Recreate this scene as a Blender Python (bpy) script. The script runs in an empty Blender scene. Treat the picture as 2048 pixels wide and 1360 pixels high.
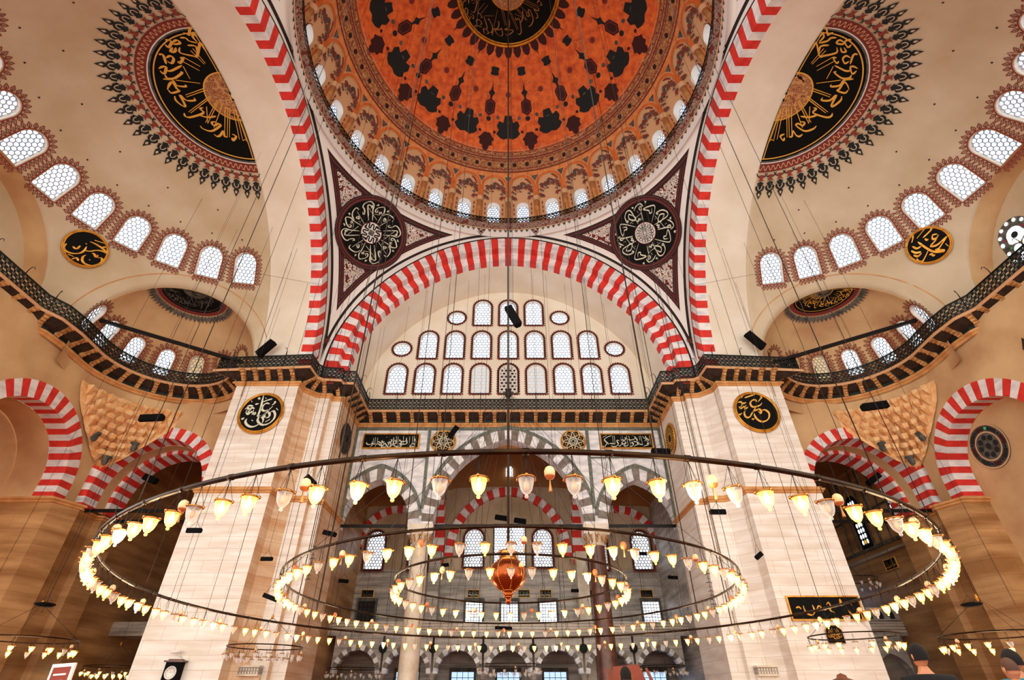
import bpy, math, random
from math import sin, cos, pi, radians as rad, sqrt, atan2, hypot
from mathutils import Vector, Matrix
random.seed(7)
sc = bpy.context.scene
# ---------------------------------------------------------------- camera, world, light, exposure
EYE = Vector((0.0, -16.76, 0.0))          # eye of the visitor; the carpet lies 1.25 m below
cam_d = bpy.data.cameras.new('camera'); cam_o = bpy.data.objects.new('camera', cam_d)
sc.collection.objects.link(cam_o); sc.camera = cam_o
cam_o.location = EYE; cam_o.rotation_euler = (rad(90 + 35.6), 0, 0)
cam_d.sensor_width = 36; cam_d.lens = 1011 / 2048 * 36; cam_d.shift_x = 7.5 / 2048
cam_d.clip_end = 300; cam_d.clip_start = 0.05
FLOOR = -1.25
w = bpy.data.worlds.new('daylight'); sc.world = w; w.use_nodes = True
wn = w.node_tree; bg = wn.nodes['Background']
wg = wn.nodes.new('ShaderNodeTexCoord'); wsep = wn.nodes.new('ShaderNodeSeparateXYZ')
wn.links.new(wg.outputs['Generated'], wsep.inputs[0])
wr = wn.nodes.new('ShaderNodeValToRGB')
wr.color_ramp.elements[0].position = 0.0; wr.color_ramp.elements[0].color = (1.0, .97, .93, 1)
wr.color_ramp.elements[1].position = 1.0; wr.color_ramp.elements[1].color = (.74, .67, .58, 1)
wmap = wn.nodes.new('ShaderNodeMapRange'); wmap.inputs[1].default_value = -1; wmap.inputs[2].default_value = 1
wn.links.new(wsep.outputs[0], wmap.inputs[0]); wn.links.new(wmap.outputs[0], wr.inputs[0])
wn.links.new(wr.outputs[0], bg.inputs[0]); bg.inputs[1].default_value = 2.85
sc.view_settings.view_transform = 'Standard'; sc.view_settings.look = 'None'
sc.view_settings.gamma = 1; sc.view_settings.exposure = 0.0
sc.view_settings.use_curve_mapping = False
sc.cycles.max_bounces = 7; sc.cycles.diffuse_bounces = 5; sc.cycles.transparent_max_bounces = 12
sc.cycles.sample_clamp_indirect = 6.0

# ---------------------------------------------------------------- materials
def lin(c):
    if isinstance(c, str):
        c = [int(c[i:i+2], 16) / 255 for i in (0, 2, 4)]
    return tuple((x / 12.92 if x <= .04045 else ((x + .055) / 1.055) ** 2.4) for x in c) + (1,)
MATS = {}
def mat(name, col, rough=.8, metal=0, col2=None, scale=1.0, stretch=(1, 1, 1), detail=4, contrast=(.35, .65),
        emit=0, emit_col=None, bump=0, coat=0, alpha=1, trans=0):
    m = bpy.data.materials.new(name); m.use_nodes = True; nt = m.node_tree; b = nt.nodes['Principled BSDF']
    b.inputs['Base Color'].default_value = lin(col); b.inputs['Roughness'].default_value = rough
    b.inputs['Metallic'].default_value = metal
    if coat: b.inputs['Coat Weight'].default_value = coat
    if trans: b.inputs['Transmission Weight'].default_value = trans; b.inputs['IOR'].default_value = 1.25
    if alpha < 1: b.inputs['Alpha'].default_value = alpha
    if col2 or bump:
        tc = nt.nodes.new('ShaderNodeTexCoord'); mp = nt.nodes.new('ShaderNodeMapping')
        mp.inputs['Scale'].default_value = stretch
        nt.links.new(tc.outputs['Object'], mp.inputs[0])
        nz = nt.nodes.new('ShaderNodeTexNoise'); nz.inputs['Scale'].default_value = scale
        nz.inputs['Detail'].default_value = detail
        nt.links.new(mp.outputs[0], nz.inputs['Vector'])
        if col2:
            rp = nt.nodes.new('ShaderNodeValToRGB')
            rp.color_ramp.elements[0].position = contrast[0]; rp.color_ramp.elements[0].color = lin(col)
            rp.color_ramp.elements[1].position = contrast[1]; rp.color_ramp.elements[1].color = lin(col2)
            nt.links.new(nz.outputs['Fac'], rp.inputs[0]); nt.links.new(rp.outputs[0], b.inputs['Base Color'])
        if bump:
            bp = nt.nodes.new('ShaderNodeBump'); bp.inputs['Strength'].default_value = bump
            nt.links.new(nz.outputs['Fac'], bp.inputs['Height']); nt.links.new(bp.outputs[0], b.inputs['Normal'])
    if emit:
        b.inputs['Emission Color'].default_value = lin(emit_col or col); b.inputs['Emission Strength'].default_value = emit
    MATS[name] = m
    return m
def tile_mat(name, ca, cb, cell, joint, jw=.02, ns=1.2, rough=.45, vary=.5):
    """ashlar blocks with veins: brick texture mixed with stretched noise (object space, works on all vertical faces)"""
    m = bpy.data.materials.new(name); m.use_nodes = True; nt = m.node_tree; b = nt.nodes['Principled BSDF']
    b.inputs['Roughness'].default_value = rough
    tc = nt.nodes.new('ShaderNodeTexCoord'); sp = nt.nodes.new('ShaderNodeSeparateXYZ')
    nt.links.new(tc.outputs['Object'], sp.inputs[0])
    ad = nt.nodes.new('ShaderNodeMath'); ad.operation = 'MULTIPLY_ADD'; ad.inputs[1].default_value = 2.3
    nt.links.new(sp.outputs[1], ad.inputs[0]); nt.links.new(sp.outputs[0], ad.inputs[2])
    cb_ = nt.nodes.new('ShaderNodeCombineXYZ'); nt.links.new(ad.outputs[0], cb_.inputs[0]); nt.links.new(sp.outputs[2], cb_.inputs[1])
    br = nt.nodes.new('ShaderNodeTexBrick'); nt.links.new(cb_.outputs[0], br.inputs['Vector'])
    br.inputs['Scale'].default_value = 1; br.inputs['Brick Width'].default_value = cell[0]; br.inputs['Row Height'].default_value = cell[1]
    br.inputs['Mortar Size'].default_value = jw; br.inputs['Mortar Smooth'].default_value = .3
    br.inputs['Color1'].default_value = (1, 1, 1, 1); br.inputs['Color2'].default_value = (1 - vary * .35, 1 - vary * .38, 1 - vary * .42, 1)
    br.inputs['Mortar'].default_value = lin(joint)
    mp = nt.nodes.new('ShaderNodeMapping'); mp.inputs['Scale'].default_value = (.35, .35, 2.6)
    nt.links.new(tc.outputs['Object'], mp.inputs[0])
    nz = nt.nodes.new('ShaderNodeTexNoise'); nz.inputs['Scale'].default_value = ns; nz.inputs['Detail'].default_value = 6
    nt.links.new(mp.outputs[0], nz.inputs['Vector'])
    rp = nt.nodes.new('ShaderNodeValToRGB'); rp.color_ramp.elements[0].position = .35; rp.color_ramp.elements[1].position = .66
    rp.color_ramp.elements[0].color = lin(cb); rp.color_ramp.elements[1].color = lin(ca)
    nt.links.new(nz.outputs['Fac'], rp.inputs[0])
    mx = nt.nodes.new('ShaderNodeMix'); mx.data_type = 'RGBA'; mx.blend_type = 'MULTIPLY'; mx.inputs[0].default_value = 1
    nt.links.new(rp.outputs[0], mx.inputs[6]); nt.links.new(br.outputs[0], mx.inputs[7])
    nt.links.new(mx.outputs[2], b.inputs['Base Color'])
    MATS[name] = m
    return m
plaster = mat('cream_plaster', 'd9cbb0', col2='c2ad88', scale=.35, contrast=(.3, .75))
plaster_w = mat('pale_plaster', 'f2ecdc', col2='e8dec8', scale=.4)
plaster_o = mat('ochre_plaster', 'dcba88', col2='c0966a', scale=.35)
plaster_g = mat('aisle_plaster', 'cbb89c', col2='a89272', scale=.3)
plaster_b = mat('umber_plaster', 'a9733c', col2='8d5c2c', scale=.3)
reveal = mat('white_reveal', 'f4f0e8')
red = mat('red_voussoir', 'e6382c', col2='cc2c24', scale=2.2)
white = mat('grey_white_voussoir', 'f0eeec', col2='c4c3c6', scale=1.1, stretch=(1, 1, 3), contrast=(.4, .75))
blackl = mat('dark_outline', '1c1210')
brownl = mat('dark_brown_border', '2e1512')
borderw = mat('white_border', 'efece6')
marble = tile_mat('pale_marble', 'f6f1e8', 'e2d6c6', (1.7, .62), 'cbbba6', jw=.008, vary=.06)
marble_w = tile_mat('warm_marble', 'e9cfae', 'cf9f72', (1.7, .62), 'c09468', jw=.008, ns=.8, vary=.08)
marble_g = tile_mat('grey_marble', 'c9c2b8', '8f887e', (1.5, .6), '8a857c', jw=.01, vary=.2)
marble_t = tile_mat('tawny_marble', 'cd9f6a', '9a6c3e', (1.9, .8), 'a87c50', jw=.006, ns=.6, vary=.15)
marble_p = mat('white_veined_marble', 'f0f0f0', col2='bcbfc4', scale=.9, stretch=(1, 1, 3), contrast=(.4, .7), rough=.35)
green = mat('verd_antique', '4b5146', col2='767a6a', scale=5, rough=.4)
greyv = mat('grey_brown_voussoir', '6f655b', col2='8c8379', scale=2)
orange_m = mat('sandstone_moulding', 'd9a264', col2='c08347', scale=1.5)
gold = mat('gold_leaf', 'e2a53a', rough=.35, metal=.6, col2='c07a1e', scale=3)
goldp = mat('gold_paint', 'e8b04a', rough=.5)
ink = mat('black_ground', '080907', rough=.7)
cream_ink = mat('ivory_letter', 'dcdcc4')
iron = mat('black_iron', '14110f', rough=.45, metal=.5)
iron_g = mat('railing_iron', '1c2420', rough=.5, metal=.4)
bracket_o = mat('peach_stalactite', 'f2cf98', col2='e6a868', scale=2.5)
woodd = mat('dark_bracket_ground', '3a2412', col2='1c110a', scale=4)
bracket = mat('gilt_bracket', 'd6a468', col2='9c6832', scale=3)
brass = mat('brass', 'c98a45', rough=.25, metal=1)
copper = mat('copper', '9a4a24', rough=.28, metal=.9)
porph = mat('porphyry', '6e4230', col2='4c2c22', scale=3, rough=.3)
col_w = mat('white_column_marble', 'e8dcc8', col2='cdbb9f', scale=1.2, rough=.35)
cable_m = mat('steel_cable', '2a2420', rough=.5, metal=.3)
blk = mat('matt_black', '070708', rough=.9)
for m_ in (ink, blk): m_.node_tree.nodes['Principled BSDF'].inputs['Specular IOR Level'].default_value = .15
maroon = mat('maroon_paint', '7c2c28')
maroon_d = mat('dark_maroon_paint', '3c1210')
lace = mat('brick_red_lace', '8a3a2c')
navy = mat('blue_black_paint', '141c1c')
orange = mat('orange_paint', 'f67a30', col2='d0581e', scale=1.6, contrast=(.35, .7), detail=8)
orange2 = mat('light_orange_paint', 'eda05c', col2='e0813c', scale=2.0)
tanp = mat('tan_paint', 'dcb083')
greyp = mat('grey_paint', '6c6a60', col2='3c3e3a', scale=3)
carpet = mat('red_carpet', '9a3a2c', col2='7e2c22', scale=3)
glass_c = mat('clear_glass', 'fff6e8', rough=.08, alpha=.35)
def emitmat(name, col, s):
    m = bpy.data.materials.new(name); m.use_nodes = True; nt = m.node_tree
    nt.nodes.remove(nt.nodes['Principled BSDF']); e = nt.nodes.new('ShaderNodeEmission')
    e.inputs[0].default_value = lin(col); e.inputs[1].default_value = s
    nt.links.new(e.outputs[0], nt.nodes['Material Output'].inputs[0]); MATS[name] = m
    return m
sky = emitmat('daylit_pane', 'f4f9ff', 2.2)
sky_soft = emitmat('daylit_pane_dim', 'dfeaf2', .95)
sky_blue = emitmat('daylit_pane_blue', 'b9d4ff', 1.4)
glow = emitmat('lit_glass', 'ffcf7a', 1.6)
bulb_m = emitmat('bulb', 'fff0c0', 14)
scr = emitmat('screen', 'b0302a', .9)
grille_m = mat('plaster_grille', 'a9b6c8')

def floral(name, base, scroll, dot, scale):
    m = bpy.data.materials.new(name); m.use_nodes = True; nt = m.node_tree; b = nt.nodes['Principled BSDF']
    tc = nt.nodes.new('ShaderNodeTexCoord')
    nz = nt.nodes.new('ShaderNodeTexNoise'); nz.inputs['Scale'].default_value = scale * 1.2
    nt.links.new(tc.outputs['Object'], nz.inputs['Vector'])
    mix = nt.nodes.new('ShaderNodeMix'); mix.data_type = 'VECTOR'; mix.inputs[0].default_value = .16
    nt.links.new(tc.outputs['Object'], mix.inputs[4]); nt.links.new(nz.outputs['Color'], mix.inputs[5])
    vo = nt.nodes.new('ShaderNodeTexVoronoi'); vo.inputs['Scale'].default_value = scale; vo.inputs['Randomness'].default_value = .55
    nt.links.new(mix.outputs[1], vo.inputs['Vector'])
    rp = nt.nodes.new('ShaderNodeValToRGB'); rp.color_ramp.interpolation = 'CONSTANT'
    els = [(0, dot), (.17, scroll), (.24, dot), (.31, scroll), (.42, base), (.5, scroll), (.6, base)]
    while len(rp.color_ramp.elements) < len(els): rp.color_ramp.elements.new(.9)
    for e, (p, c) in zip(rp.color_ramp.elements, els): e.position = p; e.color = lin(c)
    nt.links.new(vo.outputs['Distance'], rp.inputs[0]); nt.links.new(rp.outputs[0], b.inputs['Base Color'])
    b.inputs['Roughness'].default_value = .8; MATS[name] = m
    return m
arabesque = floral('arabesque', '641c18', 'efe9dc', '33302c', 3.1)
arab_band = floral('band_scrolls', 'c99660', '8c5032', 'd8a86e', 3.4)
frieze_m = floral('frieze_scrolls', '6a2a22', 'a08a78', '2c2420', 3.2)
dome_scroll = mat('dome_scrolls', 'd25828', col2='fa8038', scale=2.0, detail=10, contrast=(.34, .66))

# ---------------------------------------------------------------- mesh helpers
class MB:
    def __init__(s): s.v = []; s.f = []; s.mi = []; s.ms = []; s.sm = []
    def m(s, mt):
        if mt not in s.ms: s.ms.append(mt)
        return s.ms.index(mt)
    def add(s, vs, fs, mt, smooth=False):
        o = len(s.v); s.v.extend(tuple(v) for v in vs); k = s.m(mt)
        for f in fs: s.f.append(tuple(i + o for i in f)); s.mi.append(k); s.sm.append(smooth)
    def quad(s, a, b, c, d, mt): s.add([a, b, c, d], [(0, 1, 2, 3)], mt)
    def poly(s, pts, mt): s.add(pts, [tuple(range(len(pts)))], mt)
    def box(s, x0, x1, y0, y1, z0, z1, mt):
        v = [(x, y, z) for z in (z0, z1) for y in (y0, y1) for x in (x0, x1)]
        s.add(v, [(0, 2, 3, 1), (4, 5, 7, 6), (0, 1, 5, 4), (2, 6, 7, 3), (0, 4, 6, 2), (1, 3, 7, 5)], mt)
    def grid(s, fn, nu, nv, mt, smooth=True, mfn=None):
        vs = [fn(i / nu, j / nv) for j in range(nv + 1) for i in range(nu + 1)]
        fs = []; o = len(s.v); s.v.extend(tuple(v) for v in vs)
        for j in range(nv):
            for i in range(nu):
                a = j * (nu + 1) + i + o
                s.f.append((a, a + 1, a + nu + 2, a + nu + 1)); s.mi.append(s.m(mfn(i, j) if mfn else mt)); s.sm.append(smooth)
    def tube(s, pts, r, mt, n=6, closed=False, smooth=True, caps=True):
        pts = [Vector(p) for p in pts]; N = len(pts); vs = []; fs = []
        up = None
        for i, p in enumerate(pts):
            if closed: t = pts[(i + 1) % N] - pts[i - 1]
            else: t = pts[min(i + 1, N - 1)] - pts[max(i - 1, 0)]
            t.normalize()
            if up is None or abs(t.dot(up)) > .95: up = Vector((0, 0, 1)) if abs(t.z) < .9 else Vector((1, 0, 0))
            a = t.cross(up).normalized(); b = a.cross(t).normalized(); up = b
            rr = r[i] if isinstance(r, (list, tuple)) else r
            for k in range(n):
                an = 2 * pi * k / n; vs.append(p + a * (rr * cos(an)) + b * (rr * sin(an)))
        for i in range(N if closed else N - 1):
            for k in range(n):
                j = (i + 1) % N
                fs.append((i * n + k, i * n + (k + 1) % n, j * n + (k + 1) % n, j * n + k))
        if caps and not closed: fs.append(tuple(range(n))[::-1]); fs.append(tuple((N - 1) * n + k for k in range(n)))
        s.add(vs, fs, mt, smooth)
    def lathe(s, prof, c, mt, n=16, smooth=True, mtf=None, axis=None):
        vs = []; cx, cy, cz = c
        for (r, z) in prof:
            for k in range(n): a = 2 * pi * k / n; vs.append((cx + r * cos(a), cy + r * sin(a), cz + z))
        o = len(s.v); s.v.extend(vs)
        for i in range(len(prof) - 1):
            for k in range(n):
                k2 = (k + 1) % n
                s.f.append((o + i * n + k, o + i * n + k2, o + (i + 1) * n + k2, o + (i + 1) * n + k))
                s.mi.append(s.m(mtf(i) if mtf else mt)); s.sm.append(smooth)
    def obj_xf(s, M):
        s.v = [tuple(M @ Vector(v)) for v in s.v]; return s
    def mesh(s, name):
        me = bpy.data.meshes.new(name); me.from_pydata(s.v, [], s.f)
        for m_ in s.ms: me.materials.append(m_)
        me.polygons.foreach_set('material_index', s.mi); me.polygons.foreach_set('use_smooth', s.sm)
        me.update(); return me
    def build(s, name, parent=None, **tags):
        o = bpy.data.objects.new(name, s.mesh(name)); sc.collection.objects.link(o)
        if parent is not None: o.parent = parent
        tag(o, **tags); return o
def tag(o, label=None, cat=None, group=None, kind=None):
    if label: o['label'] = label
    if cat: o['category'] = cat
    if group: o['group'] = group
    if kind: o['kind'] = kind
    return o
def empty(name, loc=(0, 0, 0), rot=(0, 0, 0), **k):
    o = bpy.data.objects.new(name, None); sc.collection.objects.link(o); o.location = loc; o.rotation_euler = rot
    o.empty_display_size = .2
    return tag(o, **k)
def kids(o): return [c for c in bpy.data.objects if c.parent == o]
def copy_tree(o, parent=None, table=None):
    if table is None:
        table = {}
        for q in bpy.data.objects:
            if q.parent: table.setdefault(q.parent.name, []).append(q)
    c = o.copy(); sc.collection.objects.link(c); c.parent = parent
    for ch in table.get(o.name, []): copy_tree(ch, c, table)
    return c
def S(mb, name): return mb.build(name, kind='structure')
def frame(origin, xa, za):
    """matrix: local x -> xa, local z (towards the viewer) -> za, local y = z cross x"""
    xa = Vector(xa).normalized(); za = Vector(za).normalized(); ya = za.cross(xa).normalized(); xa = ya.cross(za)
    M = Matrix((( xa.x, ya.x, za.x, origin[0]), (xa.y, ya.y, za.y, origin[1]), (xa.z, ya.z, za.z, origin[2]), (0, 0, 0, 1)))
    return M
def arch_outline(wd, h, n=10, point=.0):
    """closed outline of a round-headed window, base centre at (0,-h/2)"""
    r = wd / 2; y0 = -h / 2; yc = h / 2 - r
    pts = [(-r, y0), (r, y0)]
    for i in range(n + 1):
        a = pi * i / n; pts.append((r * cos(a), yc + r * sin(a) * (1 + point)))
    return pts
# ---------- ribbons that follow pen strokes
def spline(pts, n=5, closed=False):
    out = []; N = len(pts)
    rng = range(N if closed else N - 1)
    for i in rng:
        p0 = pts[i - 1] if (i > 0 or closed) else pts[i]; p1 = pts[i]; p2 = pts[(i + 1) % N]
        p3 = pts[(i + 2) % N] if (i + 2 < N or closed) else p2
        for k in range(n):
            t = k / n
            out.append(tuple(.5 * ((2 * p1[d]) + (-p0[d] + p2[d]) * t + (2 * p0[d] - 5 * p1[d] + 4 * p2[d] - p3[d]) * t * t
                                   + (-p0[d] + 3 * p1[d] - 3 * p2[d] + p3[d]) * t ** 3) for d in (0, 1)))
    if not closed: out.append(tuple(pts[-1][:2]))
    return out
def stroke(mb, pts, wd, mt, surf, nib=None, taper=True, n=5, smooth=True):
    """flat ribbon along pts (2D), mapped to 3D through surf(x,y)"""
    P = spline(pts, n) if smooth and len(pts) > 2 else [tuple(p) for p in pts]
    L = []; R = []; N = len(P)
    for i in range(N):
        a = P[max(i - 1, 0)]; b = P[min(i + 1, N - 1)]
        dx, dy = b[0] - a[0], b[1] - a[1]; l = hypot(dx, dy) or 1; dx /= l; dy /= l
        ww = wd
        if nib is not None: ww = wd * (.4 + .6 * abs(sin(atan2(dy, dx) - nib)))
        if taper:
            t = i / (N - 1); ww *= min(1, .35 + 4 * t, .25 + 5 * (1 - t))
        L.append((P[i][0] - dy * ww / 2, P[i][1] + dx * ww / 2)); R.append((P[i][0] + dy * ww / 2, P[i][1] - dx * ww / 2))
    vs = [surf(*p) for p in L] + [surf(*p) for p in R]
    mb.add(vs, [(i, i + 1, N + i + 1, N + i) for i in range(N - 1)], mt)
def fill(mb, pts, mt, surf): mb.add([surf(*p) for p in pts], [tuple(range(len(pts)))], mt)
def disc(mb, c, r, mt, surf, n=12, sx=1): fill(mb, [(c[0] + r * sx * cos(2 * pi * i / n), c[1] + r * sin(2 * pi * i / n)) for i in range(n)], mt, surf)
def ringf(mb, c, r0, r1, mt, surf, n=48, rows=1):
    for q in range(rows):
        a0 = r0 + (r1 - r0) * q / rows; a1 = r0 + (r1 - r0) * (q + 1) / rows
        vs = [surf(c[0] + r * cos(2 * pi * i / n), c[1] + r * sin(2 * pi * i / n)) for r in (a0, a1) for i in range(n)]
        mb.add(vs, [(i, (i + 1) % n, n + (i + 1) % n, n + i) for i in range(n)], mt, True)
def rot2(pts, a, s=1): return [(s * (x * cos(a) - y * sin(a)), s * (x * sin(a) + y * cos(a))) for x, y in pts]
def prof_pt(t, a, b, k, z0):
    """slightly pointed vault profile; t=0 right springing, pi/2 crown. returns (u, z)"""
    q = 1 - k * sin(2 * t) ** 2
    return a * cos(t) * q, z0 + b * sin(t) * q
def cut(ob, cutter):
    md = ob.modifiers.new('b', 'BOOLEAN'); md.operation = 'DIFFERENCE'; md.object = cutter; md.solver = 'EXACT'; md.material_mode = 'TRANSFER'
    dg = bpy.context.evaluated_depsgraph_get(); dg.update()
    me = bpy.data.meshes.new_from_object(ob.evaluated_get(dg)); ob.modifiers.clear(); ob.data = me
    bpy.data.objects.remove(cutter)
def apply_mods(ob):
    dg = bpy.context.evaluated_depsgraph_get(); dg.update()
    me = bpy.data.meshes.new_from_object(ob.evaluated_get(dg)); ob.modifiers.clear(); ob.data = me
# ================================================================ THE SETTING
Z0 = 19.3; XH = 17.2; ZH = 18.5; RH = 12.2; RD = 13.5; ZD = 33.6; RP = 18.95; TW = 18.2; LW = 18.67
ntrim = [0]; nwin = [0]
def trim(): ntrim[0] += 1; return 'trim_%d' % ntrim[0]
def P3(s, b=0): return s
# ---- striped arch rings
def ring_pts(prof, t0, t1, n): return [prof(t0 + (t1 - t0) * i / n) for i in range(n + 1)]
def stilted(a, b, k, z0, drop):
    def f(t):
        if t < 0: return (a * 1.0, z0 + t / .1 * drop)
        if t > pi: return (-a, z0 - (t - pi) / .1 * drop)
        return prof_pt(t, a, b, k, z0)
    return f
def arch_band(mb, f, prof_o, prof_i, n, t0, t1, do, di=None, sub=2, ma=None, mc=None):
    """n alternating voussoirs between two profiles, at depths do and di; f(u,z,d)->xyz"""
    ma = ma or red; mc = mc or white; di = do if di is None else di
    for j in range(n):
        m_ = ma if j % 2 == 0 else mc
        for q in range(sub):
            a = t0 + (t1 - t0) * (j + q / sub) / n; b = t0 + (t1 - t0) * (j + (q + 1) / sub) / n
            p = [prof_o(a), prof_o(b), prof_i(b), prof_i(a)]
            mb.quad(f(*p[0], do), f(*p[1], do), f(*p[2], di), f(*p[3], di), m_)
NV = 73
def main_arch(f, faces, inner):
    """faces: list of (outer profile, inner profile, depth) then soffits between; f maps (u,z,depth)"""
    mb = MB(); t0, t1 = -.1, pi + .1
    for kind, po, pi_, d0, d1 in faces: arch_band(mb, f, po, pi_, NV + 2, t0, t1, d0, d1)
    return mb
T0, T1 = -.1, pi + .1
po = stilted(13.0, 13.0, .02, Z0, 1.4); pm = stilted(12.1, 11.81, .02, Z0, 1.4); pn = stilted(11.55, 11.04, .03, Z0, 1.4)
mb = MB(); ff = lambda u, z, d: (u, 13.4 + d, z)
for (a, b, d0, d1) in [(po, pm, 0, 0), (pm, pm, 0, .62), (pm, pn, .62, .62), (pn, pn, .62, 1.35)]:
    arch_band(mb, ff, a, b, NV, T0, T1, d0, d1)
arch_band(mb, ff, stilted(13.13, 13.13, .02, Z0, 1.4), po, 1, T0, T1, -.005, 0, sub=96, ma=blackl)
arch_band(mb, ff, stilted(13.55, 13.55, .008, Z0, 1.4), stilted(13.13, 13.13, .02, Z0, 1.4), 1, T0, T1, 0, 0, sub=96, ma=borderw)
S(mb, trim())
# plain barrel behind it and its back, up to the tympanum
mb = MB(); mb.grid(lambda u, v: ff(*pn(T0 + (T1 - T0) * u), 1.35 + 3.65 * v), 80, 4, plaster_w); S(mb, 'ceiling_window_arch')
# side arches
def ph(t, a=11.9):
    if t < 0: return (a, ZH + t * 5)
    if t > pi: return (-a, ZH - (t - pi) * 5)
    return (a * cos(t), ZH + 12.2 * sin(t))
pos = stilted(12.85, 13.0, .028, Z0, 1.4); pos1 = stilted(12.98, 13.13, .028, Z0, 1.4); pos2 = stilted(13.55, 13.55, .008, Z0, 1.4)
for s, nm in ((-1, 'left'), (1, 'right')):
    fs = lambda u, z, d, s=s: (s * (13.4 + d), u, z)
    mb = MB()
    arch_band(mb, fs, pos, ph, NV, T0, T1, 0, 0); arch_band(mb, fs, ph, ph, NV, T0, T1, 0, .8)
    arch_band(mb, fs, pos1, pos, 1, T0, T1, -.005, 0, sub=96, ma=blackl); arch_band(mb, fs, pos2, pos1, 1, T0, T1, 0, 0, sub=96, ma=borderw)
    S(mb, trim())
    mb = MB(); mb.grid(lambda u, v: fs(*ph(T0 + (T1 - T0) * u, 11.9 + .3 * v), .8 + (XH - 13.4 - .8) * v), 80, 4, plaster_w)
    S(mb, 'ceiling_%s_vault' % nm)
# ---- pendentives (part of one sphere), with their painted borders
SP = lambda x, y, z: Vector((x, y, z))
def on_pend(d, t, sx, sy, axis, lift=0):
    """point of the pendentive sphere on the plane (axis 0: |x|, 1: |y|) = 13.4-d, at angle t"""
    R = RP - lift; q = 13.4 - d; r = sqrt(max(R * R - q * q, 0)); u = r * cos(t); z = Z0 + r * sin(t)
    return (sx * q, sy * u, z) if axis == 0 else (sx * u, sy * q, z)
def on_ring(z, a, sx, sy, lift=0):
    R = RP - lift; r = sqrt(R * R - (z - Z0) ** 2); return (sx * r * cos(a), sy * r * sin(a), z)
ZR = 32.75
def arch_strip(mb, d0, d1, sx, sy, axis, mt, lift, ztop):
    """strip between two offsets from the arch, from the pendentive foot up to ztop"""
    N = 48; rows = []
    for d in (d0, d1):
        R = RP - lift; q = 13.4 - d; r = sqrt(R * R - q * q)
        lo = math.acos(min(1, q / r)); hi = math.asin(min(1, (ztop - Z0) / r))
        rows.append([on_pend(d, lo + (hi - lo) * i / N, sx, sy, axis, lift) for i in range(N + 1)])
    mb.add(rows[0] + rows[1], [(i, i + 1, N + 2 + i, N + 1 + i) for i in range(N)], mt, True)
for sx in (-1, 1):
    for sy in (-1, 1):
        mb = MB()
        def base(u, v):
            z = Z0 + .35 + (ZR - Z0 - .35) * v; r = sqrt(RP ** 2 - (z - Z0) ** 2); m_ = min(1, 13.38 / r)
            a0 = math.acos(m_); a1 = pi / 2 - a0
            if a1 < a0: a0 = a1 = pi / 4
            return on_ring(z, a0 + (a1 - a0) * u, sx, sy)
        mb.grid(base, 28, 56, arabesque)
        for ax in (0, 1):
            arch_strip(mb, 0.0, .14, sx, sy, ax, blackl, .04, 32.6)
            arch_strip(mb, .14, .44, sx, sy, ax, borderw, .04, 32.6)
            arch_strip(mb, .44, .76, sx, sy, ax, brownl, .03, 32.1)
            arch_strip(mb, .53, .57, sx, sy, ax, maroon, .05, 31.9)
            arch_strip(mb, .66, .69, sx, sy, ax, maroon, .05, 31.9)
        def zb(z0, z1, dd, mt, lift):
            def g(u, v):
                z = z0 + (z1 - z0) * v; r = sqrt(RP ** 2 - (z - Z0) ** 2); a0 = math.acos(min(1, (13.4 - dd) / r)); a1 = pi / 2 - a0
                return on_ring(z, a0 + (a1 - a0) * u, sx, sy, lift)
            mb.grid(g, 40, 2, mt)
        zb(32.25, ZR, .1, borderw, .06); zb(31.93, 32.25, .38, brownl, .055); zb(32.06, 32.1, .38, maroon, .065)
        # small drop finial at the foot
        S(mb, 'ceiling_pendentive_%s_%s' % ('left' if sx < 0 else 'right', 'far' if sy > 0 else 'near'))
# ---- dome ring: white fascia with leaf tips, flaring scroll cornice
mb = MB()
NR = 192
def cyl(r0, z0, r1, z1, mt, n=NR): mb.grid(lambda u, v: ((r0 + (r1 - r0) * v) * cos(2 * pi * u), (r0 + (r1 - r0) * v) * sin(2 * pi * u), z0 + (z1 - z0) * v), n, 1, mt)
cyl(13.26, 32.3, 13.22, 33.1, borderw); cyl(13.2, 33.1, 13.0, 33.4, frieze_m); cyl(13.0, 33.4, 12.85, 33.62, frieze_m); cyl(12.85, 33.62, 13.5, 33.62, frieze_m)
cyl(13.19, 33.1, 13.15, 33.14, tanp)
for i in range(180):
    a = 2 * pi * (i + .5) / 180
    sf = lambda x, y: ((13.21 - y * .02) * cos(a + x / 13.2), (13.21 - y * .02) * sin(a + x / 13.2), 33.12 + y)
    fill(mb, [(-.14, 0), (.14, 0), (.15, -.1), (.08, -.15), (.07, -.24), (0, -.3), (-.07, -.24), (-.08, -.15), (-.15, -.1)], greyp, sf)
    sf2 = lambda x, y: ((13.19 - y * .55) * cos(a + x / 13.2), (13.19 - y * .55) * sin(a + x / 13.2), 33.12 + y)
    if i % 1 == 0: fill(mb, [(-.06, .02), (.06, .02), (.02, .14), (.06, .24), (-.06, .24), (-.02, .14)], red, sf2)
S(mb, trim())
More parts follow.
